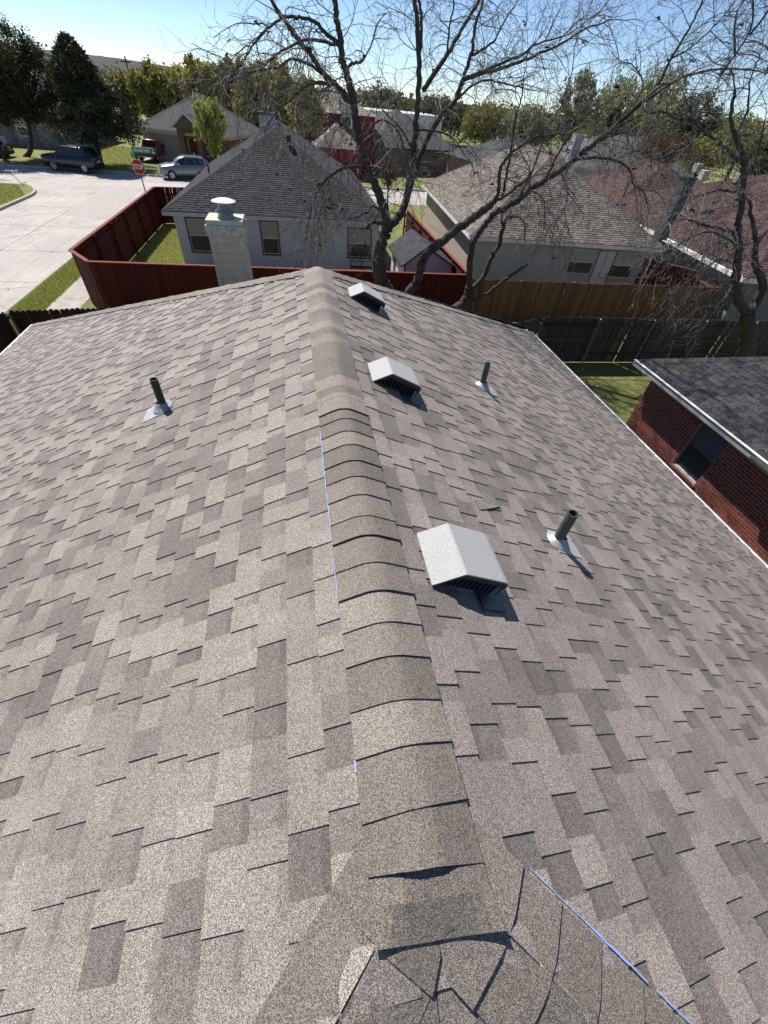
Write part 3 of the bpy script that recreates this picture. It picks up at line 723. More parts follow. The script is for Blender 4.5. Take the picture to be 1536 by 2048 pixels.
# lone leaning rod on the street corner
rod0, rod1 = gz(49, 373, 0), gy(25, 350, gz(49, 373, 0).y+.1)
tag(MB().tube([rod0, rod1], .02, 6).build('leaning_rod', 'post_dark'), 'thin dark rod leaning out of the street corner grass', 'rod')
# ================================================================ neighbouring houses
plain('siding_white', (.55, .55, .57), .55, .06, 5, (.3, .3, 3)); plain('siding_grey', (.40, .40, .39), .6, .08, 5, (.3, .3, 3))
plain('trim_slate', (.075, .08, .088), .7, .25, 6); plain('trim_brown', (.20, .075, .045), .6, .2, 8); plain('trim_dark', (.03, .03, .032), .5, .1); plain('fascia_lilac', (.52, .52, .58), .5, .06)
plain('screen_dark', (.055, .056, .058), .35, .25, 1.5); plain('blind_tan', (.40, .33, .29), .7, .06); plain('frame_white', (.60, .60, .60), .5, .06)
m, t, b = nodes('window_glass'); b.inputs['Base Color'].default_value = (.03, .035, .04, 1); b.inputs['Roughness'].default_value = .06; b.inputs['Specular IOR Level'].default_value = .7
plain('garage_door', (.36, .31, .28), .6, .05); plain('tan_trim', (.52, .45, .37), .6, .06); plain('door_red', (.12, .012, .012), .5, .1)
plain('barn_red', (.20, .012, .022), .6, .12, 3, (.3, .3, 3)); plain('metal_white', (.75, .75, .75), .5, .05)
plain('stone_grey', (.26, .26, .25), .9, .35, 2.5, fine=.5); plain('mortar_cream', (.50, .44, .38), .95, .1)
def brickmat(name, c1, c2, mort, sc=1.0):
    m, t, b = nodes(name); g = N(t, 'ShaderNodeNewGeometry'); sp = N(t, 'ShaderNodeSeparateXYZ'); t.links.new(g.outputs['Position'], sp.inputs[0])
    ad = N(t, 'ShaderNodeMath'); ad.operation = 'ADD'; t.links.new(sp.outputs[0], ad.inputs[0]); t.links.new(sp.outputs[1], ad.inputs[1])
    cb = N(t, 'ShaderNodeCombineXYZ'); t.links.new(ad.outputs[0], cb.inputs[0]); t.links.new(sp.outputs[2], cb.inputs[1])
    br = N(t, 'ShaderNodeTexBrick'); br.inputs['Scale'].default_value = 1/sc; br.inputs['Brick Width'].default_value = .21; br.inputs['Row Height'].default_value = .075; br.inputs['Mortar Size'].default_value = .006
    br.inputs['Color1'].default_value = (*c1, 1); br.inputs['Color2'].default_value = (*c2, 1); br.inputs['Mortar'].default_value = (*mort, 1); t.links.new(cb.outputs[0], br.inputs['Vector'])
    t.links.new(mix(t, br.outputs[0], ramp(t, noi(t, pos(t), 9, 4), [(.3, .75), (.7, 1.15)]), 1, 'MULTIPLY'), b.inputs['Base Color']); b.inputs['Roughness'].default_value = .9
    bump(t, b, br.outputs['Fac'], -.4, .01)
brickmat('brick_cream', (.40, .33, .27), (.33, .27, .22), (.45, .42, .38)); brickmat('brick_brown', (.20, .115, .09), (.14, .08, .065), (.28, .24, .21))
brickmat('brick_grey', (.24, .23, .22), (.20, .19, .18), (.14, .14, .13))
def far_roof(name, col, var=.3):
    m, t, b = nodes(name); p = pos(t); a = noi(t, pos(t, (1, 1, 4)), 9, 4, .7); rows = noi(t, pos(t, (.4, .4, 14)), 1.6, 2)
    c = mix(t, tuple(x*(1-var) for x in col), tuple(min(1, x*(1+var)) for x in col), ramp(t, a, [(.35, 0), (.65, 1)]))
    t.links.new(mix(t, c, ramp(t, rows, [(.35, .78), (.65, 1.1)]), 1, 'MULTIPLY'), b.inputs['Base Color']); b.inputs['Roughness'].default_value = .92; b.inputs['Specular IOR Level'].default_value = .12
far_roof('roof_grey', (.08, .082, .085)); far_roof('roof_redbrown', (.092, .058, .053)); far_roof('roof_tan', (.27, .235, .20)); far_roof('roof_greygreen', (.125, .135, .132)); far_roof('roof_lightgrey', (.105, .106, .108))

def hip_house(e, M, W, D, ez, rise, roofmat, fasmat, ins=.4, wallmat=None, shingle=None, front_only=True, soffit='frame_white', caps=True, seed=1, fas=.16, exp=.143, lap=.016):
    """hip roof on local rectangle W x D (x along the front, y away), M local->world"""
    T = lambda x, y, z: M @ V((x, y, z)); h = min(W, D)/2
    if D >= W: r0, r1 = (W/2, h), (W/2, D-h)
    else: r0, r1 = (h, D/2), (W-h, D/2)
    c = [T(0, 0, ez), T(W, 0, ez), T(W, D, ez), T(0, D, ez)]; a = T(*r0, ez+rise); b2 = T(*r1, ez+rise)
    rm = MB()
    if D >= W: fs = [[c[0], c[1], a], [c[1], c[2], b2, a], [c[2], c[3], b2], [c[3], c[0], a, b2]]
    else: fs = [[c[0], c[1], b2, a], [c[1], c[2], b2], [c[2], c[3], a, b2], [c[3], c[0], a]]
    for f in fs: rm.face(f)
    rf = rm.build('roof', roofmat, e)
    s_ = MB(); s_.face([p-V((0, 0, fas)) for p in c][::-1]); s_.build('soffit', soffit, e)
    for k in range(4):
        p0, p1 = c[k], c[(k+1) % 4]; MB().bar(p0-V((0, 0, fas/2+.012)), p1-V((0, 0, fas/2+.012)), .03, fas).build('fascia', fasmat, e)
    if wallmat:
        T2 = [T(ins, ins, 0), T(W-ins, ins, 0), T(W-ins, D-ins, 0), T(ins, D-ins, 0)]
        MB().prism(T2, (0, 0, ez-fas-.004)).build('wall', wallmat, e)
    rr = random.Random(seed)
    if shingle:
        mb = MB()
        for f in (fs if not front_only else [fs[i] for i in front_only]):
            if len(f) == 3: top = f[2]; u = f[1]-f[0]
            else: top = f[2]; u = f[1]-f[0]
            P = plane_axes(top, u, f[0])
            for s in shingles(P, f, rnd=rr, exp=exp, three_tab=False, wtab=(.14, .32), wcut=(.10, .26), tabt=.004, lap=lap): add_piece(mb, P, s)
        mb.build('shingle_field', shingle, rf, kind='stuff')
    if caps:
        ends = ([(c[0], a), (c[1], a), (c[2], b2), (c[3], b2)] if D >= W else [(c[0], a), (c[1], b2), (c[2], b2), (c[3], a)])+[(a, b2)]
        for p0, p1 in ends:
            d = (p1-p0); L = d.length
            if L < .3: continue
            d.normalize(); sd = d.cross(V((0, 0, 1))).normalized(); up = sd.cross(d)
            dn = .155*math.sin(.36)
            o_ = V((0, 0, .016)); q = [p0-sd*.155-up*dn+o_, p0+o_+up*.006, p0+sd*.155-up*dn+o_]
            MB().hexa(q, [x+d*L for x in q]).build('ridge_strip', shingle or roofmat, rf)
    return rf
def window(e, M, x0, x1, z0, z1, frame, low='screen_dark', upper='blind_tan', fw=.075, depth=.03, name='window'):
    """double-hung window on the local plane y=0 (facing -y)"""
    w_ = sub(name, e, M @ V(((x0+x1)/2, 0, z0)))
    for a, b2 in (((x0-fw, z0-fw), (x1+fw, z0)), ((x0-fw, z1), (x1+fw, z1+fw)), ((x0-fw, z0), (x0, z1)), ((x1, z0), (x1+fw, z1))):
        MB().box((a[0], -depth, a[1]), (b2[0], .02, b2[1]), M).build('frame', frame, w_)
    zm = (z0+z1)/2
    MB().box((x0, -.004, zm), (x1, .012, z1), M).build('blind', upper, w_); MB().box((x0, -.006, z0), (x1, .012, zm), M).build('screen', low, w_)
    MB().box((x0, -.018, zm-.02), (x1, -.004, zm+.025), M).build('meeting_rail', 'frame_white', w_)
    for z in (z0, z1-.03): MB().box((x0, -.014, z), (x1, -.004, z+.03), M).build('sash', 'frame_white', w_)
    for x in (x0, x1-.025): MB().box((x, -.014, z0+.03), (x+.025, -.004, z1-.03), M).build('sash', 'frame_white', w_)
    return w_
def siding(e, M, x0, x1, z0, z1, mat, exp=.15, holes=()):
    z = z0
    while z < z1-.02:
        zt = min(z+exp, z1); spans = [(x0, x1)]
        for hx0, hx1, hz0, hz1 in holes:
            if zt > hz0 and z < hz1:
                ns = []
                for s0, s1 in spans:
                    if hx0 > s0: ns.append((s0, min(s1, hx0)))
                    if hx1 < s1: ns.append((max(s0, hx1), s1))
                spans = [s for s in ns if s[1]-s[0] > .03]
        for s0, s1 in spans:
            MB().hexa([M @ V(p) for p in ((s0, -.022, z), (s1, -.022, z), (s1, 0, z), (s0, 0, z))], [M @ V(p) for p in ((s0, -.008, zt), (s1, -.008, zt), (s1, 0, zt), (s0, 0, zt))]).build('siding_board', mat, e)
        z += exp
def rotM(x, y, deg): return Matrix.Translation((x, y, 0)) @ Matrix.Rotation(R(deg), 4, 'Z')
def wallM(M, x, y, facing):
    """local frame of a wall: x along it, -y outward"""
    return M @ Matrix.Translation((x, y, 0)) @ Matrix.Rotation(R(facing), 4, 'Z')
def loc_on(M, px, py):
    """photo pixel -> (x, z) on the plane y=0 of frame M"""
    n = M.to_3x3() @ V((0, 1, 0)); q = gp(px, py, M.translation, n); l = M.inverted() @ q; return l.x, l.z

# ---- white sided house with slate roof
HW = thing('house', 'white sided house with dark grey hip roof behind the red fence', 'house', (-.7, 33, 0))
Mw = rotM(-6.12, 24.92, -.6); WW, WD = 10.95, 18.0
hip_house(HW, Mw, WW, WD, 2.52, 2.92, 'roof_deck', 'fascia_lilac', wallmat='siding_white', shingle='shingle_slate', front_only=[0, 1, 3], seed=3)
Wf = wallM(Mw, 0, .4, 0); wins = []
for ax, ay, bx, by in ((372, 438, 424, 503), (521, 444, 559.5, 508), (697.5, 459, 739.5, 515)):
    x0, z1 = loc_on(Wf, ax, ay); x1, z0 = loc_on(Wf, bx, by)
    z1 = loc_on(Wf, (ax+bx)/2, (ay))[1]; wins.append((x0, x1, z0, min(z1, 2.24)))
for x0, x1, z0, z1 in wins: window(HW, Wf, x0, x1, z0, z1, 'trim_brown', depth=.04)
siding(HW, Wf, .42, WW-.42, .1, 2.34, 'siding_white', .15, [(a-.08, b2+.08, c-.08, d+.08) for a, b2, c, d in wins])
MB().box((.38, -.03, 0), (.48, .05, 2.34), Wf).build('corner_board', 'siding_white', HW)
chp = gy(538, 277, 33.5); chz = gy(538, 227, 33.5)
cw = sub('chimney', HW, (chp.x, 33.5, 4.5)); MB().box((chp.x-.46, 33.4, 3.8), (chp.x+.46, 34.3, chz.z)).build('chase', 'fascia_lilac', cw)
MB().box((chp.x-.52, 33.34, chz.z-.06), (chp.x+.52, 34.36, chz.z+.04)).build('cap', 'trim_dark', cw); MB().lathe((chp.x, 33.85, chz.z+.04), [(.14, 0), (.14, .22), (.2, .22), (.001, .34)], 14).build('flue', 'iron', cw)
for px, py in ((418, 338), (459, 328)):
    q = gz(px, py+6, 3.6); MB().lathe(q, [(.04, -.4), (.04, .32), (.001, .32)], 8).build('vent_pipe', 'iron', HW)
for k, (px, py) in enumerate(((577, 271),)):
    q = gy(px, py, 29.2); MB().box((q.x-.12, q.y-.12, q.z-.25), (q.x+.12, q.y+.12, q.z+.04)).build('roof_vent', 'iron', HW, bevel=.02)

# ---- garden shed
SH = thing('shed', 'small lilac garden shed with a dark shingle gable roof', 'shed', (5.95, 21.9, 0))
plain('shed_lilac', (.50, .42, .50), .6, .07, 4, (3, 3, .3)); plain('shed_white', (.66, .66, .66), .6, .06)
sx0, sx1, sy0, sy1 = 4.85, 7.05, 20.45, 23.45; sxm = 5.78; szr, sze = 2.50, 1.86
MB().prism([(sx0, sy0, 0), (sx1, sy0, 0), (sx1, sy0, sze-.06), (sxm, sy0, szr-.06), (sx0, sy0, sze-.06)], (0, sy1-sy0, 0)).build('wall', 'shed_lilac', SH)
for k in range(15):
    x = sx0+.08+k*.147
    if x > sx1-.06: break
    zt = sze-.10+(szr-sze)*(1-abs(x-sxm)/((sxm-sx0) if x < sxm else (sx1-sxm)))
    MB().box((x, sy0-.012, .05), (x+.135, sy0-.001, zt)).build('wall_board', 'shed_lilac', SH)
MB().box((sx0-.015, sy0, .03), (sx0-.002, sy1, sze-.1)).build('side_cladding', 'shed_white', SH)
for y0_, y1_, z0_, z1_, mm in ((22.3, 22.75, .9, 1.6, 'trim_brown'), (21.5, 22.0, .05, 1.7, 'shed_white')): MB().box((sx0-.045, y0_, z0_), (sx0-.017, y1_, z1_)).build('window' if mm == 'trim_brown' else 'door', mm, SH)
MB().box((sx0-.02, sy0-.02, 0), (sx0+.06, sy0+.0, sze-.1)).build('corner_board', 'trim_brown', SH)
sr = MB(); ov = .2
eaL, eaR, rdz = V((sx0-ov, 0, sze-.13)), V((sx1+ov, 0, sze-.10)), V((sxm, 0, szr+.02))
for ea in (eaL, eaR):
    q = [V((ea.x, sy0-.2, ea.z)), V((ea.x, sy1+.2, ea.z)), V((rdz.x, sy1+.2, rdz.z)), V((rdz.x, sy0-.2, rdz.z))]; sr.prism(q, (0, 0, -.05))
srf = sr.build('roof', 'trim_dark', SH); shs = []
for ea in (eaL, eaR):
    q = [V((ea.x, sy0-.2, ea.z)), V((ea.x, sy1+.2, ea.z)), V((rdz.x, sy1+.2, rdz.z)), V((rdz.x, sy0-.2, rdz.z))]
    P = plane_axes(V((rdz.x, sy0, rdz.z)), V((0, 1, 0)), V((ea.x, sy0, ea.z)))
    for s in shingles(P, q, rnd=random.Random(4), three_tab=True, tabt=.004, lap=.009, exp=.19):
        mb = MB(); add_piece(mb, P, s); mb.build('shingle', 'shingle_slate', srf)
# metal frame / bench by the white wall
gr = thing('garden_bench', 'black scrolled metal bench against the white siding', 'bench', (3.6, 24.6, 0))
mb = MB()
for x in (2.9, 3.45, 4.0): mb.tube([(x, 24.55, 0), (x, 24.55, .45), (x, 24.85, .5), (x, 24.9, .95)], .018, 5)
for z_, y_ in ((.45, 24.55), (.47, 24.7), (.95, 24.9), (.7, 24.88)): mb.tube([(2.85, y_, z_), (4.05, y_, z_)], .018, 5)
for k in range(4): mb.tube([(2.9+.28*k, 24.88, .5), (3.15+.28*k, 24.9, .95)], .012, 5)
mb.build('frame', 'iron', gr)
MB().box((2.85, 24.5, .455), (4.05, 24.86, .475)).build('seat', 'trim_dark', gr)

# ---- house with brown shingle roof
HB = thing('house', 'pale house under a large brown shingle hip roof behind the tan fence', 'house', (14, 29, 0))
Mb_ = rotM(8.62, 22.72, -5.0)
hip_house(HB, Mb_, 10.6, 16.5, 2.5, 3.0, 'roof_deck', 'white_trim', wallmat='brick_cream', shingle='shingle_brown', front_only=[0, 3], seed=5, ins=.42)
Wb = wallM(Mb_, 0, .42, 0); x0 = .44
bw = []
for ax, ay, bx, by in ((1147, 500, 1178, 548), (1218, 503, 1256, 556)):
    xa, za = loc_on(Wb, ax, ay); xb, zb = loc_on(Wb, bx, by); bw.append((xa, xb, max(zb, .7), 2.12))
siding(HB, Wb, .44, 10.15, .1, 2.32, 'siding_grey', .16, [(a-.08, b2+.08, c-.08, d+.08) for a, b2, c, d in bw]+[(bw[0][1]+.12, bw[0][1]+1.15, 0, 2.2)])
for q in bw: window(HB, Wb, *q, 'siding_grey', upper='siding_grey', depth=.04)
dr = sub('door', HB, Wb @ V((bw[0][1]+.6, 0, 0))); xd = bw[0][1]+.15
MB().box((xd, -.02, .12), (xd+.92, .02, 2.12), Wb).build('door_leaf', 'frame_white', dr)
for a, b2 in ((xd-.05, xd), (xd+.92, xd+.97)): MB().box((a, -.04, .1), (b2, .02, 2.18), Wb).build('casing', 'trim_brown', dr)
MB().lathe(Wb @ V((xd+.84, -.06, 1.05)), [(.03, 0), (.03, .05), (.001, .05)], 8).build('knob', 'iron', dr)

# ---- brick house next door, charcoal roof
HN = thing('house', 'red brick house with charcoal shingle hip roof at the right edge', 'house', (15, 3, 0))
ex, ey, ez_ = 9.03, 9.36, 2.5; NW, ND = 13.0, 18.0
nc = [V((ex, ey-ND, ez_)), V((ex+NW, ey-ND, ez_)), V((ex+NW, ey, ez_)), V((ex, ey, ez_))]; nrz = ez_+NW/2*.50
na, nb = V((ex+NW/2, ey-NW/2, nrz)), V((ex+NW/2, ey-ND+NW/2, nrz))
rm = MB(); left = [nc[3], nc[0], nb, na]
for f in (left, [nc[2], nc[3], na], [nc[1], nc[2], na, nb], [nc[0], nc[1], nb]): rm.face(f)
nrf = rm.build('roof', 'roof_deck', HN)
P = plane_axes(V((na.x, 0, nrz)), V((0, 1, 0)), V((ex, 0, ez_)))
pcs = shingles(P, left, rnd=random.Random(21), wtab=(.15, .30), wcut=(.10, .22), tabt=.006, lap=.007)
rk = sorted(range(len(pcs)), key=lambda i: -parea(P, pcs[i])); top300 = set(i for i in rk[:280] if parea(P, pcs[i]) > 20); fld = MB()
for i, s in enumerate(pcs):
    if i in top300: mb = MB(); add_piece(mb, P, s); mb.build('shingle', 'shingle_charcoal', nrf)
    else: add_piece(fld, P, s)
fld.build('shingle_field', 'shingle_charcoal', nrf, kind='stuff')
d = (na-nc[3]); L = d.length; d.normalize()
a1 = V((0, -1, 0)); a1 = (a1-d*(a1 @ d)).normalized(); b1 = V((1, 0, 0)); b1 = (b1-d*(b1 @ d)).normalized()
roof_keep = roof; roof = nrf; k_ = 0
shc = MATS['shingle_cap']; MATS['shingle_cap'] = MATS['shingle_charcoal']
while .2+k_*.148 < L:
    cap_piece(na, -d, a1, b1, P[3], V((0, .447, .894)), .2+k_*.148, ln=.3, base=.022, name='hip_cap'); k_ += 1
roof = roof_keep; MATS['shingle_cap'] = shc
MB().box((ex-.05, ey-ND, ez_-.15), (ex-.002, ey+.03, ez_-.012)).build('fascia', 'siding_grey', HN)
MB().box((ex-.075, ey-ND, ez_-.012), (ex+.03, ey+.03, ez_-.003)).build('drip_edge', 'white_trim', HN)
MB().box((ex, ey, ez_-.15), (ex+NW, ey+.03, ez_-.012)).build('fascia', 'siding_grey', HN)
# gutter piece starting near the right edge
gt = MB(); prof = [(-.02, 0), (-.02, -.10), (-.10, -.11), (-.135, -.05), (-.135, .005), (-.12, .005), (-.12, -.045), (-.09, -.095), (-.03, -.085), (-.03, 0)]
gt.prism([(ex-.04+x, 5.15, ez_-.02+z) for x, z in prof], (0, -13, 0)); gt.build('gutter', 'galvanized', HN)
WX, WY1, WY0 = ex+.42, ey-.40, ey-ND+.4
for y0_, y1_, z0_, z1_ in ((WY0, 6.06, 0, ez_-.17), (6.92, WY1-.004, 0, ez_-.17), (6.06, 6.92, 0, .80), (6.06, 6.92, 2.19, ez_-.17)):
    MB().box((WX+.004, y0_, z0_), (WX+.2, y1_, z1_)).build('mortar_backing', 'mortar_cream', HN)
MB().box((WX+.2, WY0, 0), (WX+NW-.8, WY1-.004, ez_-.17)).build('wall_core', 'mortar_cream', HN)
MB().box((ex-.002, ey-ND, ez_-.165), (WX+.3, ey, ez_-.152)).build('soffit', 'siding_grey', HN)
# bricks one by one on the wall that shows
m, t, b = nodes('brick_red'); oi = N(t, 'ShaderNodeObjectInfo'); at = N(t, 'ShaderNodeAttribute'); at.attribute_name = 'tone'; sp = N(t, 'ShaderNodeSeparateColor'); t.links.new(at.outputs['Color'], sp.inputs[0])
c = ramp(t, sp.outputs[0], [(0, (.125, .025, .020)), (.5, (.235, .048, .036)), (1, (.32, .078, .056))])
t.links.new(mix(t, c, ramp(t, noi(t, pos(t), 45, 4), [(.3, .75), (.7, 1.2)]), 1, 'MULTIPLY'), b.inputs['Base Color']); b.inputs['Roughness'].default_value = .85; bump(t, b, noi(t, pos(t), 90, 3), .3, .004)
WIN = (6.06, 6.92, .80, 2.19)
bricks = []; rb = random.Random(9); row = 0; z = .02
while z < ez_-.17:
    y = WY1-(.107 if row % 2 else 0)
    first = True
    while y > -2:
        y1 = y if not (first and row % 2) else WY1; y0 = y-.197 if not (first and row % 2) else y
        if first and row % 2: y1, y0 = WY1, WY1-.094
        yy0, yy1 = y0, y1
        if not (yy1 > WIN[0] and yy0 < WIN[1] and z+.065 > WIN[2]-.09 and z < WIN[3]): bricks.append((yy0, yy1, z, min(1, max(0, rb.gauss(.5, .2))), rb.uniform(-.0015, .0015)))
        elif yy0 < WIN[0]-.012 and yy1 > WIN[0]: bricks.append((yy0, WIN[0]-.004, z, rb.random(), 0))
        elif yy1 > WIN[1]+.012 and yy0 < WIN[1]: bricks.append((WIN[1]+.004, yy1, z, rb.random(), 0))
        y = y0-.013; first = False
    z += .076; row += 1
def brick_mb(mb, q):
    y0, y1, z, tn, j = q; x = WX+j
    lo = [V((x, y0, z)), V((x+.02, y0, z)), V((x+.02, y1, z)), V((x, y1, z))]; mb.hexa(lo, [p+V((0, 0, .0625)) for p in lo], (tn, 0, 0))
def bvis(q):
    a = proj(V((WX, q[0], q[2]))); b2 = proj(V((WX, q[1], q[2]+.065)))
    if not a or not b2: return 0
    if a[0] > 1560 or a[1] > 1150: return 0
    # hidden behind our own eave?
    mid = V((WX, (q[0]+q[1])/2, q[2]+.03)); f = (XR-CPOS.x)/(mid.x-CPOS.x)
    if CPOS.z+(mid.z-CPOS.z)*f < EZ-.02: return 0
    return abs(a[0]-b2[0])*1+abs(a[1]-b2[1])
order = sorted(range(len(bricks)), key=lambda i: -bvis(bricks[i])); b300 = set(i for i in order[:295] if bvis(bricks[i]) > 0)
fld = MB()
for i, q in enumerate(bricks):
    if i in b300: mb = MB(); brick_mb(mb, q); mb.build('brick', 'brick_red', HN)
    else: brick_mb(fld, q)
fld.build('brick_field', 'brick_red', HN, kind='stuff')
for k in range(9):                                    # rowlock sill
    y0 = WIN[0]-.04+k*.106; mb = MB()
    mb.hexa([V((WX-.04, y0, WIN[2]-.085)), V((WX+.10, y0, WIN[2]-.085)), V((WX+.10, y0+.096, WIN[2]-.085)), V((WX-.04, y0+.096, WIN[2]-.085))], [V((WX-.04, y0, WIN[2]-.03)), V((WX+.10, y0, WIN[2]-.005)), V((WX+.10, y0+.096, WIN[2]-.005)), V((WX-.04, y0+.096, WIN[2]-.03))], (.75, 0, 0)); mb.build('sill_brick', 'brick_red', HN)
plain('window_dark_blue', (.045, .055, .075), .3, .1); plain('screen_bluegrey', (.10, .125, .15), .35, .06); plain('alu_bronze', (.16, .17, .18), .4, .1)
wn = sub('window', HN, (WX, 6.5, WIN[2]))
MB().box((WX+.055, WIN[0], 1.50), (WX+.062, WIN[1], WIN[3])).build('upper_screen', 'screen_bluegrey', wn); MB().box((WX+.075, WIN[0], WIN[2]), (WX+.082, WIN[1], 1.50)).build('lower_pane', 'window_dark_blue', wn)
for a, b2 in (((WIN[0], WIN[2]), (WIN[0]+.03, WIN[3])), ((WIN[1]-.035, WIN[2]), (WIN[1], WIN[3])), ((WIN[0]+.03, WIN[3]-.03), (WIN[1]-.035, WIN[3])), ((WIN[0]+.03, WIN[2]), (WIN[1]-.035, WIN[2]+.035)), ((WIN[0]+.03, 1.49), (WIN[1]-.035, 1.53))):
    MB().box((WX+.035, a[0], a[1]), (WX+.074, b2[0], b2[1])).build('frame', 'alu_bronze' if b2[1] != WIN[2]+.035 else 'white_trim', wn)
MB().box((WX+.085, WIN[0], WIN[2]-.004), (WX+.11, WIN[1], WIN[3]+.01)).build('reveal', 'trim_dark', wn)
# leaf litter caught along the eave
# ---- red-brown roofs on the right
HR = thing('house', 'sprawling house with red-brown shingle hip roof behind the right-hand bare tree', 'house', (27, 25, 0))
Mr = rotM(19.5, 16.8, -10); hip_house(HR, Mr, 14.5, 19, 2.6, 2.85, 'roof_deck', 'white_trim', wallmat='brick_grey', fas=.2, ins=.6, shingle='shingle_redbrown', front_only=[0, 3], seed=8, exp=.17)
MB().box((-.1, 0, 2.40), (.0, 7.6, 2.56), Mr).build('gutter', 'white_trim', HR)
for px, py in ((1397, 331), (1410, 345), (1480, 352)):
    q = gz(px, py, 5.3); MB().box((q.x-.2, q.y-.2, q.z-.35), (q.x+.2, q.y+.2, q.z+.1)).build('roof_vent', 'chimney_siding', HR, bevel=.03)
cq = gz(1376, 357, 5.5); cc = sub('chimney', HR, (cq.x, cq.y, 4)); MB().box((cq.x-.22, cq.y-.24, 3.3), (cq.x+.22, cq.y+.24, 5.5)).build('chase', 'trim_slate', cc); MB().box((cq.x-.26, cq.y-.28, 5.5), (cq.x+.26, cq.y+.28, 5.56)).build('cap', 'iron', cc)
HR2 = thing('house', 'smaller red-brown hip roof just beyond the brown roofed house', 'house', (30, 41, 0))
hip_house(HR2, rotM(24.6, 35.2, -15), 8.5, 13, 2.6, 2.2, 'roof_deck', 'trim_brown', wallmat='brick_brown', shingle='shingle_redbrown', front_only=[0, 3], seed=9, exp=.19)
# ---- grey house beyond
HG = thing('house', 'grey-green hip roofed house with a white chimney beyond the red-brown roof', 'house', (43, 68, 0))
hip_house(HG, rotM(33.5, 60, -6), 19, 13.5, 2.6, 3.0, 'roof_greygreen', 'tan_trim', wallmat='siding_grey')
MB().box((35.2, 63.2, 2.5), (36.3, 64.2, 5.4)).build('gable_wall', 'siding_grey', HG)
q = gy(1289, 300, 66); cc = sub('chimney', HG, (q.x, 66, 3)); MB().box((q.x-.6, 65.5, 2.8), (q.x+.6, 66.6, q.z+.5)).build('chase', 'white_trim', cc); MB().box((q.x-.7, 65.4, q.z+.5), (q.x+.7, 66.7, q.z+.75)).build('cap', 'white_trim', cc)
# ---- red barn-like two storey house
HD = thing('house', 'dark red two storey house with tan roofs behind the slate roof', 'house', (6, 69, 0))
MB().box((2.4, 66.0, 0), (10.4, 75, 5.2)).build('wall', 'barn_red', HD)
mb = MB(); rr_ = [V((2, 65.6, 5.2)), V((10.8, 65.6, 5.2)), V((10.8, 75.4, 5.2)), V((2, 75.4, 5.2))]; ra, rb_ = V((2.0, 70.5, 6.9)), V((6.6, 70.5, 6.9))
for f in ([rr_[0], rr_[1], rb_, ra], [rr_[1], rr_[2], rb_], [rr_[2], rr_[3], ra, rb_], [rr_[3], rr_[0], ra]): mb.face(f)
mb.build('roof', 'roof_tan', HD)
MB().box((3.2, 60.2, 0), (8.2, 66, 2.6)).build('wing_wall', 'barn_red', HD)
mb = MB(); rr_ = [V((2.8, 59.8, 2.6)), V((8.6, 59.8, 2.6)), V((8.6, 66, 2.6)), V((2.8, 66, 2.6))]; ra, rb_ = V((5.7, 62.7, 4.5)), V((5.7, 66, 4.5))
for f in ([rr_[0], rr_[1], ra], [rr_[1], rr_[2], rb_, ra], [rr_[3], rr_[0], ra, rb_]): mb.face(f)
mb.build('wing_roof', 'roof_tan', HD)
Wd = rotM(0, 66.0, 0); xw, zw = loc_on(Wd, 693, 234); window(HD, Wd, xw-.5, xw+.5, zw-.8, zw+.8, 'white_trim', low='window_glass', upper='frame_white', fw=.2)
# ---- grey roofed house in the middle, white hall behind
HM = thing('house', 'grey roofed low house seen through the middle bare tree', 'house', (16, 71, 0))
hip_house(HM, rotM(10.2, 65.2, 18), 13, 13, 2.6, 3.3, 'roof_lightgrey', 'trim_dark', wallmat='brick_brown')
HM2 = thing('house', 'long dark grey roofed house right of the middle bare tree', 'house', (26, 58, 0))
hip_house(HM2, rotM(20.5, 53.5, 8), 12, 11, 2.6, 2.2, 'roof_grey', 'trim_dark', wallmat='brick_brown')
HH = thing('hall', 'white flat roofed metal hall far behind the grey roofs', 'building', (20, 100, 0))
MB().box((13.8, 92, 0), (26, 106, 4.9)).build('wall', 'metal_white', HH); MB().box((13.6, 91.8, 4.9), (26.2, 106.2, 5.2)).build('parapet', 'white_trim', HH); MB().box((16.2, 91.9, .1), (18.6, 91.98, 3)).build('door', 'siding_grey', HH)
# ---- tan house with the garage across the street
HT = thing('house', 'tan garage house with brick entry arch across the street', 'house', (-9, 70, 0))
Mt_ = rotM(-16.9, 66.6, -19.5); hip_house(HT, Mt_, 11.2, 11, 2.62, 3.1, 'roof_lightgrey', 'tan_trim', wallmat='brick_brown', fas=.28, ins=.5)
Wt = wallM(Mt_, 0, .5, 0)
gd = sub('garage_door', HT, Wt @ V((2.9, 0, 0)))
for k in range(4): MB().box((.55, -.06, .02+k*.535), (5.05, -.03, .02+k*.535+.525), Wt).build('panel', 'garage_door', gd)
MB().box((.4, -.09, 2.17), (5.2, -.02, 2.33), Wt).build('lintel', 'tan_trim', HT)
MB().box((5.25, -.75, 0), (5.85, .0, 3.1), Wt).build('entry_pier', 'brick_brown', HT); MB().box((7.35, -.75, 0), (7.9, .0, 3.1), Wt).build('entry_pier', 'brick_brown', HT)
ar = MB(); n_ = 12
pts = [(6.6+.75*math.cos(math.pi*k/n_), 2.1+.62*math.sin(math.pi*k/n_)) for k in range(n_+1)]
for k in range(n_): ar.prism([(pts[k][0], -.75, pts[k][1]), (pts[k+1][0], -.75, pts[k+1][1]), (pts[k+1][0], -.75, 3.3), (pts[k][0], -.75, 3.3)], (0, .35, 0), Wt)
ar.build('entry_arch', 'brick_brown', HT, weld=True)
gq = [(5.0, 2.95), (8.15, 2.95), (6.58, 4.1)]; MB().prism([(x, -1.0, z) for x, z in gq], (0, 3.8, 0), Wt).build('gable_roof', 'roof_lightgrey', HT)
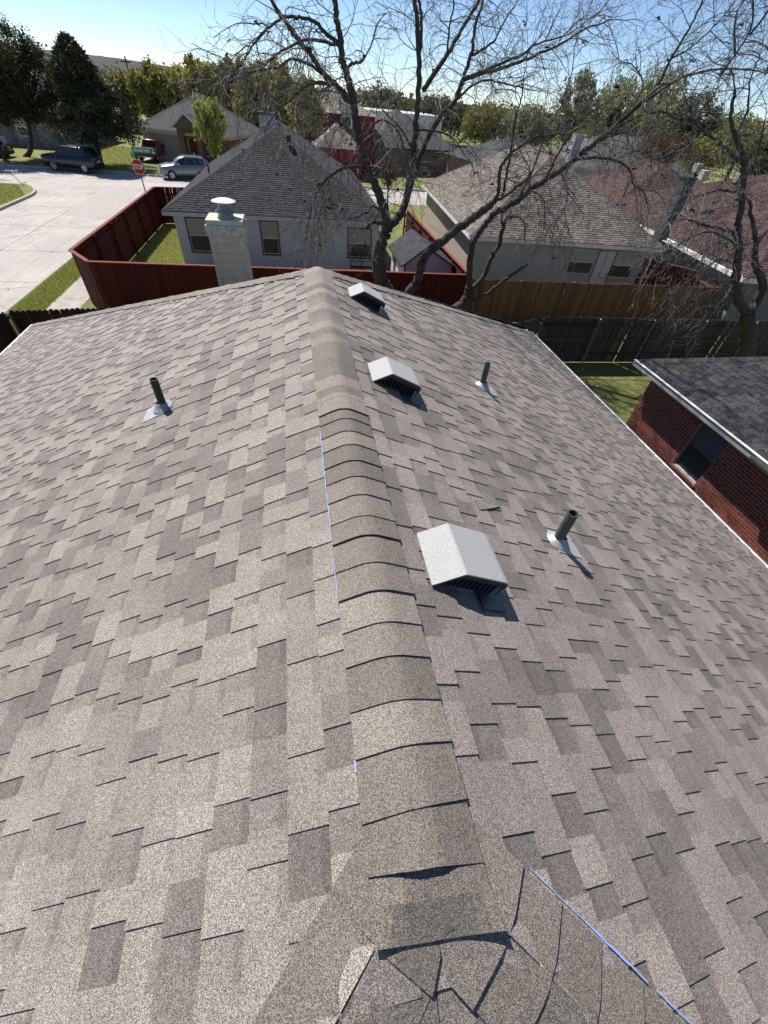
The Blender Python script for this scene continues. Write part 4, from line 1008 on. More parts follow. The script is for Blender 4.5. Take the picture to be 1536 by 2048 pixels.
MB().prism([(5.3, -1.02, 3.0), (7.86, -1.02, 3.0), (6.58, -1.02, 3.85)], (0, .03, 0), Wt).build('gable_face', 'brick_brown', HT)
for (xa, za), (xb, zb) in (((4.95, 2.98), (6.58, 4.14)), ((6.58, 4.14), (8.2, 2.98))): MB().bar(Wt @ V((xa, -1.03, za)), Wt @ V((xb, -1.03, zb)), .08, .14).build('barge_board', 'tan_trim', HT)
MB().box((6.05, -.12, .02), (7.05, -.06, 2.05), Wt).build('door', 'door_red', HT)
for a in (5.92, 7.05): MB().box((a, -.14, .02), (a+.12, -.05, 2.15), Wt).build('door_casing', 'tan_trim', HT)
# ---- shaded stone house left
HS = thing('house', 'grey stone house in the shade behind the cedar and the black SUV', 'house', (-32, 74, 0))
Ms = rotM(-48, 69.5, -1.5); hip_house(HS, Ms, 24.5, 14, 3.1, 3.2, 'roof_grey', 'trim_dark', wallmat='stone_grey', ins=.5)
Wsn = wallM(Ms, 0, .5, 0)
for k in range(9): MB().box((2+k*2.45, -.10, 0), (2.45+k*2.45, -.0, 2.85), Wsn).build('pilaster', 'brick_grey', HS)
for k in range(0, 8, 2): window(HS, Wsn, 3.1+k*2.45, 4.1+k*2.45, .9, 2.3, 'frame_white', low='window_glass', upper='frame_white', fw=.1)
# ================================================================ trees
m, t, b = nodes('bark'); p = pos(t, (14, 14, 3)); a = noi(t, p, 1.6, 6, .7)
t.links.new(ramp(t, a, [(.3, (.026, .022, .020)), (.55, (.075, .064, .056)), (.75, (.16, .14, .125))]), b.inputs['Base Color']); b.inputs['Roughness'].default_value = .95; bump(t, b, a, .9, .03)
plain('twig', (.17, .15, .135), .75, .45, 5, spec=.3); plain('dead_leaf', (.03, .022, .017), .9, .2); plain('cut_wood', (.30, .24, .18), .9, .2, 20)
def leafmat(name, c0, c1, trans=.35):
    m, t, b = nodes(name); at = N(t, 'ShaderNodeAttribute'); at.attribute_name = 'tone'; sp = N(t, 'ShaderNodeSeparateColor'); t.links.new(at.outputs['Color'], sp.inputs[0])
    c = ramp(t, sp.outputs[0], [(0, c0), (1, c1)]); t.links.new(c, b.inputs['Base Color']); b.inputs['Roughness'].default_value = .6; b.inputs['Specular IOR Level'].default_value = .2
    tr = N(t, 'ShaderNodeBsdfTranslucent'); t.links.new(c, tr.inputs[0]); ms = N(t, 'ShaderNodeMixShader'); ms.inputs[0].default_value = trans
    t.links.new(b.outputs[0], ms.inputs[1]); t.links.new(tr.outputs[0], ms.inputs[2]); t.links.new(ms.outputs[0], t.nodes['Material Output'].inputs[0])
leafmat('leaf_dark', (.028, .034, .014), (.105, .112, .045), .2); leafmat('leaf_cedar', (.020, .026, .012), (.075, .084, .038), .12)
leafmat('leaf_olive', (.15, .145, .04), (.34, .32, .10)); leafmat('leaf_yellow', (.21, .20, .04), (.48, .43, .11)); leafmat('leaf_lime', (.20, .24, .05), (.46, .48, .13), .45)
leafmat('leaf_pale', (.19, .18, .12), (.38, .355, .22)); leafmat('leaf_willow', (.19, .20, .09), (.42, .42, .20)); leafmat('leaf_rust', (.07, .045, .02), (.16, .10, .045)); leafmat('leaf_far', (.09, .088, .052), (.20, .19, .11), .2)

def smooth_path(pts, k=5):
    out = []; n = len(pts)
    for i in range(n-1):
        p0, p1, p2, p3 = pts[max(i-1, 0)], pts[i], pts[i+1], pts[min(i+2, n-1)]
        for j in range(k):
            f = j/k; out.append(.5*((2*p1)+(p2-p0)*f+(2*p0-5*p1+4*p2-p3)*f*f+(3*p1-p0-3*p2+p3)*f**3))
    out.append(pts[-1]); return out
class Bare:
    """bare tree: limbs traced through points, twigs grown from them"""
    def __init__(s, e, seed): s.e = e; s.r = random.Random(seed); s.tw = MB(); s.limbs = []; s.lf = MB()
    def limb(s, pts, r0, r1, name='limb', twigs=1.0, droop=.5, sides=9, start=.0, lenk=1.0):
        q = [p if isinstance(p, Vector) else gy(p[0], p[1], p[2]) for p in pts]
        pa = smooth_path(q, 6); n = len(pa); r = s.r
        pa = [pa[0]]+[p+V((r.gauss(0, 1), r.gauss(0, 1), r.gauss(0, 1)))*min(.016, r1*.3+.004) for p in pa[1:-1]]+[pa[-1]]
        rad = [(.88 if r0 < .16 else .97)*(r0+(r1-r0)*(i/(n-1))**.85)*(1+.025*r.gauss(0, 1)) for i in range(n)]
        MB().tube(pa, rad, sides).build(name, 'bark', s.e, smooth=True)
        s.limbs.append((pa, rad, twigs, droop, start, lenk)); return pa
    def twig(s, p, d, L, r, lev, droop):
        R_ = s.r; n = {1: 7, 2: 5, 3: 4}[lev]; path = [p]; rad = [r]; d = d.normalized(); seg = L/n; kids = []
        for i in range(n):
            f = (i+1)/n
            g = -droop*(.55-1.25*f*f)*.55 if lev > 1 else -droop*(.62-.8*f*f)*.42
            d = (d+V((R_.gauss(0, .20), R_.gauss(0, .20), R_.gauss(0, .16)+g))).normalized()
            p = p+d*seg; path.append(p); rad.append(r*(1-.65*f)+.0012)
            if lev < 3 and i > 0: kids.append((p.copy(), d.copy(), rad[-1]))
        s.tw.tube(path, rad, 4 if lev == 1 else 3, cap=False)
        if lev == 3 and R_.random() < .012:
            for _ in range(3):
                a = p+V((R_.gauss(0, .03), R_.gauss(0, .03), R_.gauss(-.03, .03))); s.lf.face([a, a+V((R_.gauss(0, .06), R_.gauss(0, .06), -.07)), a+V((R_.gauss(0, .06), R_.gauss(0, .06), -.03))])
        for kp, kd, kr in kids:
            for _ in range(1 if lev == 1 else (1 if R_.random() < .72 else 0)):
                if lev == 1 and R_.random() < .12: continue
                sd = V((R_.gauss(0, 1), R_.gauss(0, 1), R_.gauss(0, .8))); sd = (sd-kd*(sd @ kd)).normalized()
                s.twig(kp, kd*.65+sd*.8, L*R_.uniform(.32, .60), max(.0038, kr*.6), lev+1, droop)
    def grow(s, every=.42):
        R_ = s.r
        for pa, rad, tw, droop, start, lenk in s.limbs:
            if not tw: continue
            acc = 0
            for i in range(1, len(pa)):
                if i/len(pa) < start: continue
                acc += (pa[i]-pa[i-1]).length
                while acc > every/tw:
                    acc -= every/tw; d = (pa[i]-pa[i-1]).normalized(); sd = V((R_.gauss(0, 1), R_.gauss(0, 1), R_.gauss(.15, .8))); sd = (sd-d*(sd @ d)).normalized()
                    s.twig(pa[i]+V((0, 0, 0)), d*.55+sd*.9, R_.uniform(.7, 1.7)*lenk, R_.uniform(.008, .015), 1, droop)
            d = (pa[-1]-pa[-2]).normalized(); s.twig(pa[-1], d, 1.2*lenk, max(.010, rad[-1]*.8), 1, droop*.4)
        s.tw.build('twigs', 'twig', s.e, kind='stuff')
        if s.lf.f: s.lf.build('dead_leaves', 'dead_leaf', s.e, kind='stuff')

T1 = thing('bare_tree', 'large bare tree with two leaning stems behind the roof ridge', 'tree', (3.9, 16.4, 0)); A = Bare(T1, 3)
Y0 = 16.6
b0 = V((4.1, 16.5, -.05))
A.limb([b0, V((4.0, 16.55, .7)), (778, 590, 16.6), (764, 562, 16.6), (757, 526, 16.6), (761, 492, 16.6), (772, 465, 16.6), (775, 448, 16.6)], .30, .215, 'trunk', 0, sides=14)
A.limb([(775, 450, 16.6), (769, 422, 16.5), (758, 388, 16.4), (738, 345, 16.3), (722, 293, 16.2), (712, 244, 16.1), (703, 182, 16.0), (688, 132, 15.9), (681, 91, 15.8), (675, 40, 15.7), (667, -5, 15.7), (650, -90, 15.6), (640, -180, 15.5)], .165, .045, twigs=.8, droop=.5, start=.12, sides=10)
A.limb([(775, 452, 16.6), (791, 440, 16.8), (803, 425, 16.9), (813, 395, 17.0), (822, 340, 17.1), (828, 293, 17.2), (833, 234, 17.2), (838, 156, 17.2), (836, 78, 17.2), (829, -5, 17.1), (815, -120, 17)], .165, .05, twigs=.8, droop=.35, start=.1, sides=10)
A.limb([(838, 130, 17.2), (843, 45, 17.3), (838, -10, 17.4), (850, -100, 17.4)], .06, .03, twigs=1.1, droop=.2)
A.limb([(704, 205, 16.1), (686, 187, 15.9), (668, 167, 15.7), (642, 143, 15.5), (621, 109, 15.3), (595, 78, 15.1), (572, 42, 14.9), (543, 0, 14.8), (500, -70, 14.6)], .095, .035, twigs=1.1, droop=.7)
A.limb([(681, 91, 15.8), (650, 65, 15.6), (629, 42, 15.4), (603, 36, 15.2), (570, 34, 15.0), (538, 55, 14.8), (512, 83, 14.7), (486, 122, 14.6), (462, 150, 14.5)], .055, .016, twigs=1.3, droop=.9)
A.limb([(681, 92, 15.8), (648, 83, 16.2), (608, 81, 16.4), (556, 107, 16.6), (517, 138, 16.7), (478, 156, 16.8), (430, 160, 16.8)], .05, .014, twigs=1.3, droop=.9)
A.limb([(690, 185, 16), (667, 169, 15.4), (630, 166, 15.2), (603, 177, 15.1), (584, 198, 15.0), (560, 215, 14.9), (535, 250, 14.8)], .06, .014, twigs=1.4, droop=1.1)
A.limb([(660, 160, 15.7), (617, 128, 16.0), (580, 119, 16.2), (556, 135, 16.3), (520, 141, 16.4), (486, 146, 16.4), (430, 158, 16.5)], .045, .012, twigs=1.3, droop=.9)
A.limb([(724, 300, 16.2), (700, 262, 15.9), (676, 243, 15.6), (650, 228, 15.3), (620, 232, 15.1), (590, 250, 15.0)], .06, .014, twigs=1.4, droop=1.2)
A.limb([(740, 340, 16.3), (715, 333, 15.8), (688, 336, 15.4), (662, 350, 15.2), (640, 375, 15.0), (622, 420, 14.9), (612, 470, 14.8)], .07, .016, twigs=1.5, droop=1.3)
A.limb([(688, 336, 15.4), (668, 348, 15.9), (648, 385, 16.0), (640, 430, 16.0), (632, 480, 16.0)], .035, .012, twigs=1.4, droop=1.3)
A.limb([(770, 430, 16.6), (745, 412, 15.9), (732, 425, 15.5), (700, 440, 15.3)], .05, .02, twigs=1.0, droop=1.2)
A.limb([(772, 452, 16.6), (752, 443, 16.3), (738, 450, 16.1), (735, 456, 16.05)], .085, .06, 'stump', 0)
A.limb([(735, 268, 16.2), (760, 240, 15.8), (790, 255, 15.5), (810, 300, 15.3), (820, 350, 15.2)], .04, .012, twigs=1.3, droop=1.0)
A.limb([(689, 140, 15.9), (705, 128, 15.6), (725, 118, 15.4), (732, 110, 15.3)], .045, .03, 'stump', .5)
A.limb([(846, 180, 17.2), (890, 117, 17.4), (916, 70, 17.6), (958, -2, 17.8), (990, -80, 18)], .085, .04, twigs=1.0, droop=.3)
A.limb([(815, 390, 17.0), (845, 300, 17.4), (878, 235, 17.6), (908, 203, 17.8), (927, 156, 18.0), (942, 109, 18.0), (950, 52, 18.1), (968, -5, 18.2), (985, -90, 18.3)], .12, .035, twigs=1.0, droop=.4)
A.limb([(927, 160, 18.0), (960, 148, 17.7), (1007, 135, 17.4), (1059, 117, 17.2), (1124, 86, 17.0), (1165, 60, 16.8), (1220, 40, 16.7)], .07, .018, twigs=1.2, droop=.4)
A.limb([(942, 152, 18.0), (1000, 128, 18.4), (1046, 109, 18.6), (1072, 88, 18.7), (1132, 70, 18.8), (1190, 30, 19)], .055, .016, twigs=1.2, droop=.35)
A.limb([(905, 205, 17.8), (955, 165, 17.5), (990, 162, 17.3), (1030, 172, 17.1), (1060, 180, 17.0)], .045, .014, twigs=1.3, droop=.6)
A.limb([(945, 110, 18), (985, 85, 18.2), (1010, 40, 18.3), (1040, -5, 18.4)], .045, .016, twigs=1.1, droop=.25)
A.limb([(895, 112, 17.4), (898, 60, 17.1), (907, 10, 17.0), (905, -60, 16.9)], .04, .016, twigs=1.1, droop=.2)
A.limb([(826, 300, 17.2), (800, 255, 17.5), (770, 225, 17.8), (745, 190, 18.0)], .045, .014, twigs=1.4, droop=.6)
A.limb([(830, 260, 17.2), (868, 262, 16.8), (905, 275, 16.5), (930, 310, 16.3)], .045, .012, twigs=1.4, droop=1.1)
# second stem, arching to the right
A.limb([b0+V((-.1, -.1, .1)), V((3.75, 16.1, 1.0)), (817, 588, 16.0), (832, 567, 16.0), (840, 542, 15.95), (846, 520, 15.9), (862, 500, 15.9), (888, 481, 15.85), (915, 457, 15.8), (940, 441, 15.8), (965, 422, 15.8), (984, 409, 15.8)], .185, .115, 'trunk', 0, sides=12)
A.limb([(984, 409, 15.8), (997, 385, 15.7), (999, 345, 15.6), (1013, 317, 15.5), (1042, 291, 15.4), (1080, 275, 15.2), (1130, 268, 15.1)], .08, .02, twigs=1.2, droop=.6)
A.limb([(1004, 395, 15.8), (1012, 357, 15.9), (1024, 291, 16.0), (1031, 236, 16.1), (1042, 200, 16.1), (1048, 150, 16.1)], .06, .018, twigs=1.2, droop=.4)
A.limb([(984, 409, 15.8), (1013, 388, 15.6), (1050, 362, 15.4), (1060, 345, 15.3)], .06, .03, twigs=1.0, droop=.7)
# crown above the picture (its shadow falls on the roof)
ends = [gy(640, -180, 15.5), gy(815, -120, 17), gy(500, -70, 14.6), gy(990, -80, 18), gy(905, -60, 16.9), gy(850, -100, 17.4), gy(985, -90, 18.3)]
for k in range(18):
    s0 = ends[k % len(ends)]; tg = V((s0.x*.55+A.r.uniform(.4, 2.6), A.r.uniform(12.6, 16.0), max(s0.z+1.0, A.r.uniform(11.8, 14.2)))); md = (s0+tg)/2+V((0, .5, -.2))
    A.limb([s0, md, tg], .055, .02, twigs=.6, droop=.15)
A.grow(.20)

T2 = thing('bare_tree', 'bare forked tree with a broken pale limb in front of the tan fence', 'tree', (6.2, 17.2, 0)); B = Bare(T2, 8)
b1 = V((5.75, 17.1, -.05))
B.limb([b1, V((5.95, 17.1, .5)), (915, 617, 17.1), (934, 597, 17.1), (940, 574, 17.1)], .26, .19, 'trunk', 0, sides=14)
B.limb([(940, 575, 17.1), (938, 547, 17.0), (942, 505, 16.9), (948, 480, 16.9), (967, 453, 16.8), (988, 426, 16.7), (1006, 419, 16.6), (1035, 399, 16.4), (1090, 360, 16.2), (1130, 335, 16.0), (1177, 295, 15.8), (1221, 262, 15.6), (1287, 202, 15.4)], .15, .075, twigs=.75, droop=.9, start=.35, sides=11)
B.limb([(1287, 202, 15.4), (1322, 160, 15.3), (1342, 116, 15.2), (1380, 55, 15.1), (1405, 0, 15.0), (1440, -80, 14.9)], .055, .016, twigs=1.2, droop=.25)
B.limb([(1287, 204, 15.4), (1335, 172, 15.6), (1374, 151, 15.8), (1444, 137, 16.0), (1500, 140, 16.1), (1545, 148, 16.2)], .05, .016, twigs=1.2, droop=.4)
B.limb([(1342, 116, 15.2), (1375, 100, 15.6), (1420, 60, 15.8), (1470, 5, 16.0)], .03, .012, twigs=1.2, droop=.25)
B.limb([(1130, 335, 16.0), (1142, 324, 15.6), (1180, 315, 15.2), (1226, 320, 14.9), (1258, 337, 14.7), (1268, 369, 14.6), (1288, 385, 14.5), (1296, 420, 14.5)], .06, .014, twigs=1.5, droop=1.3)
B.limb([(1177, 295, 15.8), (1225, 270, 16.2), (1262, 264, 16.5), (1294, 262, 16.6), (1300, 300, 16.6), (1303, 340, 16.6)], .05, .014, twigs=1.4, droop=1.2)
B.limb([(1221, 262, 15.6), (1260, 240, 15.2), (1305, 225, 15.0), (1340, 230, 14.9), (1370, 262, 14.8), (1380, 300, 14.8)], .04, .012, twigs=1.4, droop=1.2)
B.limb([(1090, 360, 16.2), (1120, 300, 15.6), (1150, 260, 15.3), (1180, 225, 15.1), (1240, 190, 15.0)], .045, .014, twigs=1.3, droop=.7)
B.limb([(1035, 399, 16.4), (1062, 350, 16.8), (1090, 270, 17.0), (1120, 215, 17.1), (1142, 150, 17.2), (1150, 90, 17.2)], .045, .014, twigs=1.3, droop=.5)
B.limb([(1255, 230, 15.5), (1285, 172, 15.8), (1262, 128, 15.9), (1230, 130, 16.0)], .03, .010, twigs=1.3, droop=.5)
B.limb([(942, 580, 17.1), (967, 553, 17.2), (982, 517, 17.2), (998, 490, 17.2), (1006, 457, 17.2), (1012, 440, 17.2), (1027, 432, 17.2)], .12, .075, 'limb', .35, droop=1.2, start=.5)
B.limb([(1006, 457, 17.2), (1003, 430, 17.1), (1018, 420, 17.0)], .04, .02, twigs=1.3, droop=1.0)
B.limb([(1060, 380, 16.2), (1085, 395, 15.7), (1090, 430, 15.5), (1085, 470, 15.4)], .03, .01, twigs=1.5, droop=1.3)
B.limb([(1120, 342, 16.0), (1135, 380, 15.5), (1130, 430, 15.3), (1140, 470, 15.2)], .03, .01, twigs=1.5, droop=1.3)
br = B.limb([(938, 604, 17.1), (961, 594, 16.9), (982, 582, 16.7), (1010, 559, 16.5), (1038, 540, 16.3), (1056, 529, 16.2)], .10, .055, 'broken_limb', 0)
for k in range(6):
    a0 = gy(1290+k*30, -30-(k % 3)*40, 15.2+(k % 4)*.5); B.limb([a0, a0+V((B.r.uniform(-.7, .7), B.r.uniform(-.9, .6), 1.0)), a0+V((B.r.uniform(-1.2, 1.2), B.r.uniform(-1.6, .8), 2.0))], .03, .012, twigs=1.0, droop=.3)
B.grow(.23)

T3 = thing('bare_tree', 'dark twiggy tree rising behind the charcoal roof at the right edge', 'tree', (13.9, 11.7, 0)); C_ = Bare(T3, 15); YR = 12.6
C_.limb([gy(1486, 760, YR).xy.to_3d(), (1494, 700, YR), (1495, 663, YR), (1496, 625, YR)], .28, .22, 'trunk', 0, sides=14)
C_.limb([(1496, 627, YR), (1478, 602, YR), (1471, 570, YR), (1475, 530, YR-.1), (1477, 492, YR-.2), (1474, 465, YR-.2), (1478, 438, YR-.3), (1486, 387, YR-.3), (1487, 327, YR-.4), (1472, 270, YR-.4), (1462, 240, YR-.5), (1470, 180, YR-.5)], .165, .03, twigs=1.2, droop=.7, start=.25, sides=10)
C_.limb([(1496, 625, YR), (1514, 600, YR+.2), (1527, 565, YR+.3), (1514, 537, YR+.3), (1510, 506, YR+.3), (1511, 481, YR+.4), (1505, 440, YR+.4), (1497, 400, YR+.5)], .17, .04, twigs=1.0, droop=.7, start=.4)
C_.limb([(1512, 484, YR+.4), (1530, 463, YR+.6), (1560, 430, YR+.8), (1590, 380, YR+1)], .10, .03, twigs=1.0, droop=.6)
C_.limb([(1476, 465, YR-.2), (1440, 458, YR-.8), (1400, 448, YR-1.1), (1365, 440, YR-1.4), (1335, 448, YR-1.6)], .05, .014, twigs=1.6, droop=.8)
C_.limb([(1477, 492, YR-.2), (1440, 470, YR-.5), (1410, 465, YR-.9), (1375, 480, YR-1.1), (1330, 510, YR-1.3)], .045, .012, twigs=1.6, droop=.9)
C_.limb([(1487, 390, YR-.3), (1450, 380, YR-.7), (1420, 385, YR-1.0), (1385, 400, YR-1.2)], .045, .012, twigs=1.6, droop=.7)
C_.limb([(1487, 330, YR-.4), (1445, 290, YR-.2), (1410, 265, YR-.0), (1385, 235, YR+.2), (1372, 200, YR+.3)], .05, .014, twigs=1.5, droop=.4)
C_.limb([(1472, 270, YR-.4), (1495, 220, YR-.2), (1500, 160, YR), (1520, 110, YR)], .035, .012, twigs=1.4, droop=.35)
C_.limb([(1490, 350, YR), (1515, 300, YR+.3), (1530, 240, YR+.4)], .05, .014, twigs=1.5, droop=.5)
C_.limb([(1475, 530, YR), (1440, 520, YR-.4), (1410, 535, YR-.7), (1380, 560, YR-.9)], .04, .012, twigs=1.5, droop=1.0)
C_.limb([(1472, 560, YR), (1440, 590, YR-.3), (1420, 620, YR-.5)], .03, .01, twigs=1.6, droop=1.1)
for k in range(5):
    a0 = gy(1440+k*30, 150-(k % 3)*40, YR-.4+(k % 4)*.4); C_.limb([a0, a0+V((C_.r.uniform(-.6, .6), C_.r.uniform(-.7, .5), .8)), a0+V((C_.r.uniform(-1.2, 1.0), C_.r.uniform(-1.0, .6), 1.7))], .03, .012, twigs=1.2, droop=.3)
C_.grow(.30)

# ---- leafy trees
def leaf_tree(name, label, px, top, bot, hw, Y, mat, n=4200, seed=1, style='round', group=None, trunk=True, sparse=.0, lean=0, base=None, leafk=1.0, cat='tree'):
    r = random.Random(seed); pt = gy(px, top, Y); pb = gy(px, bot, Y); pl_ = gy(px-hw, (top+bot)/2, Y); pr_ = gy(px+hw, (top+bot)/2, Y)
    W = (pr_-pl_).length/2; H = pt.z-pb.z; cz = (pt.z+pb.z)/2; cx = (pt.x+pb.x)/2
    gb = V(base) if base else V((cx-lean, Y, 0))
    e = thing(name, label, cat, (gb.x, gb.y, 0), group)
    tb = MB(); tr_top = V((cx, Y, cz+H*.2)); rt = max(.08, W*.06)
    tb.tube(smooth_path([gb-V((0, 0, .1)), gb*.5+V((cx, Y, pb.z))*.5+V((0, 0, gb.z*.0)), V((cx, Y, cz)), tr_top], 4), [rt*(1-.05*i) for i in range(13)], 8)
    sz = Y*.0021*leafk; lm = MB(); cl = []
    k = {'vase': 70, 'cone': 150}.get(style, 95)
    for i in range(k):
        if style == 'cone':
            f = r.random()**.8; z = pb.z+H*f; rr = W*min(1, (1-f)*1.35)**.8*r.uniform(.3, 1.12)*(.82+.3*math.sin(i*2.4)); a = r.random()*6.283
            c = V((cx+rr*math.cos(a), Y+rr*math.sin(a), z)); cr = W*.20*(1.15-f*.6)
        elif style == 'vase':
            a = r.random()*6.283; f = r.random()**.6; rr = W*(.30+.70*math.sin(min(1, f*1.05)*2.3))*r.uniform(.15, 1.0)*.95
            c = V((cx+rr*math.cos(a), Y+rr*math.sin(a), pb.z+H*f*.97)); cr = W*.13
        else:
            while True:
                q = V((r.uniform(-1, 1), r.uniform(-1, 1), r.uniform(-1, 1)))
                if .25 < q.length < 1: break
            q = q*(1/max(q.length, .62)) * r.uniform(.62, 1.0) if q.length > .4 else q
            c = V((cx+q.x*W*.88, Y+q.y*W*.88, cz+q.z*H*.46)); cr = W*r.uniform(.11, .22)
        cl.append((c, cr))
        if style != 'cone' or i % 3 == 0:
            s0 = V((cx, Y, pb.z+(c.z-pb.z)*.35)) if c.z > pb.z else V((cx, Y, pb.z)); mid = (s0+c)/2+V((r.gauss(0, .1), r.gauss(0, .1), .1))*W*.4
            tb.tube([s0, mid, c], [rt*.45, rt*.28, rt*.10], 4, cap=False)
    tb.build('trunk', 'bark', e, smooth=True)
    for i in range(n):
        c, cr = cl[i % k]
        if sparse and (i % k)/k < sparse and r.random() < .6: continue
        d = V((r.gauss(0, 1), r.gauss(0, 1), r.gauss(0, 1)))*cr*.55
        if style in ('cone',): d.z *= .55; d.z -= (abs(d.x)+abs(d.y))*.25
        if style == 'vase': d.z *= 2.3
        if style == 'willow': d.z *= 1.6
        q = c+d; u = V((r.gauss(0, 1), r.gauss(0, 1), r.gauss(0, 1))).normalized(); v2 = u.cross(V((r.gauss(0, 1), r.gauss(0, 1), r.gauss(0, 1)))).normalized(); s1 = sz*r.uniform(.5, 1.5); s2 = s1*r.uniform(.35, .7)
        if style in ('vase', 'willow', 'cone'): u = (u*.6+V((0, 0, 1 if style != 'cone' else -.5))).normalized(); v2 = u.cross(v2).normalized()
        tn = min(1, max(0, r.gauss(.5, .27)))
        lm.face([q-u*s1, q+v2*s2, q+u*s1, q-v2*s2], (tn, 0, 0))
    lm.build('crown', mat, e, kind=None)
    return e
leaf_tree('oak_tree', 'tall dark broadleaf tree at the left picture edge', 38, 48, 250, 92, 61, 'leaf_dark', 34000, 1, base=(gz(58, 311, 0).x, 61, 0), leafk=.72)
leaf_tree('oak_tree', 'dark tree cut off by the left edge behind the parked red car', -60, 60, 260, 80, 58, 'leaf_dark', 18000, 31, leafk=.72)
leaf_tree('cedar_tree', 'broad dark cedar standing over the black SUV', 165, 78, 272, 96, 58.5, 'leaf_cedar', 52000, 2, 'cone', base=(gz(206, 329, 0).x, 58.2, 0), leafk=.85)
bgl = [(255, 128, 240, 36, 98, 'leaf_olive', 'brownish green tree right behind the cedar'), (305, 118, 245, 46, 92, 'leaf_olive', 'olive tree left of the tan garage house'),
       (350, 122, 225, 44, 112, 'leaf_yellow', 'yellow-green tree above the tan garage roof'), (403, 108, 235, 44, 96, 'leaf_yellow', 'tall yellowish tree right behind the tan garage roof'),
       (455, 110, 245, 42, 100, 'leaf_olive', 'olive tree between the tan house and the slate roof'), (508, 104, 268, 46, 86, 'leaf_yellow', 'tall yellow-green tree left of the slate roof chimney'),
       (562, 112, 268, 44, 82, 'leaf_yellow', 'yellow-green tree right behind the slate roof peak'), (612, 152, 290, 40, 57.5, 'leaf_yellow', 'low yellow-green tree touching the dark red house')]
for i, (px, tp, bt, hw, Y, mt_, lb) in enumerate(bgl): leaf_tree('broadleaf_tree', lb, px, tp, bt, hw, Y, mt_, 9500, 40+i, 'round', 'trees behind the slate roof')
leaf_tree('young_tree', 'small lime green upright tree beside the brick entry', 420, 208, 300, 37, 61, 'leaf_lime', 9000, 5, 'vase', leafk=.8)
bgr = [(1150, 132, 285, 44, 90, 'leaf_pale', .5, 'tall thin-leaved tree beyond the brown roof peak'), (1238, 148, 290, 52, 86, 'leaf_willow', .1, 'pale green willow-like tree above the grey-green roof'),
       (1312, 132, 295, 58, 82, 'leaf_willow', .05, 'tallest rounded green tree right of centre on the skyline'), (1385, 172, 312, 46, 64, 'leaf_dark', .0, 'dark tree in front of the rounded green tree'),
       (1490, 232, 335, 62, 60, 'leaf_olive', .0, 'bushy green tree behind the red-brown roof at the right edge'), (1330, 258, 330, 55, 50, 'leaf_rust', .3, 'brown thicket tree beside the white chimney'),
       (1062, 205, 300, 55, 96, 'leaf_pale', .3, 'greyish tree behind the brown roof'), (975, 203, 285, 55, 112, 'leaf_olive', .1, 'olive tree behind the long dark grey roof'),
       (885, 195, 262, 58, 125, 'leaf_far', .0, 'dull green tree right of the white hall'), (765, 182, 240, 66, 135, 'leaf_far', .0, 'dull green tree above the white hall'), (1435, 225, 320, 40, 72, 'leaf_willow', .1, 'light green tree left of the bushy tree at the right'), (1410, 272, 345, 45, 50, 'leaf_olive', .0, 'low olive tree over the red-brown ridge'), (1300, 268, 325, 40, 70, 'leaf_dark', .0, 'low dark tree behind the white chimney'), (1530, 280, 360, 50, 46, 'leaf_dark', .0, 'dark low tree at the right edge behind the red-brown roof')]
for i, (px, tp, bt, hw, Y, mt_, sp_, lb) in enumerate(bgr): leaf_tree('broadleaf_tree', lb, px, tp, bt, hw, Y, mt_, 8500, 70+i, 'willow' if 'willow' in mt_ else 'round', 'trees along the right skyline', sparse=sp_)
leaf_tree('shrub', 'rust coloured thin shrub on the strip of grass between the houses', 778, 312, 385, 27, 43.5, 'leaf_rust', 2200, 99, 'vase', sparse=.4, leafk=.6, cat='shrub')
# ---- hill on the skyline and the far wood
hp = [(-700, 48), (-300, 78), (0, 93), (60, 96), (150, 105), (250, 118), (330, 131), (420, 150), (560, 171), (700, 185), (850, 200), (1100, 226), (1536, 270), (2000, 318), (2600, 380)]
m, t, b = nodes('hill_wood'); p = pos(t); a = noi(t, p, .035, 6, .7)
t.links.new(ramp(t, a, [(.35, (.020, .024, .022)), (.55, (.035, .038, .033)), (.72, (.075, .07, .062))]), b.inputs['Base Color']); b.inputs['Roughness'].default_value = 1
hm = MB(); rows = [[], [], []]; rh = random.Random(2)
for i in range(len(hp)-1):
    for j in range(10):
        f = j/10; x = hp[i][0]+(hp[i+1][0]-hp[i][0])*f; y = hp[i][1]+(hp[i+1][1]-hp[i][1])*f+rh.uniform(-.8, .8); d = ray(x, y); s_ = 900/math.hypot(d.x, d.y); q = CPOS+d*s_
        q.z = max(q.z, 4); fl = V((d.x, d.y, 0)).normalized(); rows[0].append(V((fl.x*420, fl.y*420, -1))); rows[1].append(q); rows[2].append(V((fl.x*1500, fl.y*1500, -1)))
hm.grid(rows); o = hm.build('hills', 'hill_wood', smooth=True); o['kind'] = 'structure'
wd = MB(); rw = random.Random(12)
for i in range(900):
    a = R(rw.uniform(-48, 62)); D = 115+260*rw.random()**1.2; c = V((math.sin(a)*D, math.cos(a)*D, 0)); hh = rw.uniform(4.5, 8.0); wr = rw.uniform(2, 4)
    if c.y < 112: continue
    for k in range(46):
        q = c+V((rw.gauss(0, wr*.55), rw.gauss(0, wr*.55), min(hh, max(.3, hh*.62+rw.gauss(0, hh*.22))))); u = V((rw.gauss(0, 1), rw.gauss(0, 1), rw.gauss(0, 1))).normalized(); v2 = u.cross(V((.3, .5, .8))).normalized(); s1 = rw.uniform(.3, .8)
        wd.face([q-u*s1, q+v2*s1*.6, q+u*s1, q-v2*s1*.6], (min(1, max(0, rw.gauss(.5, .3))), 0, 0))
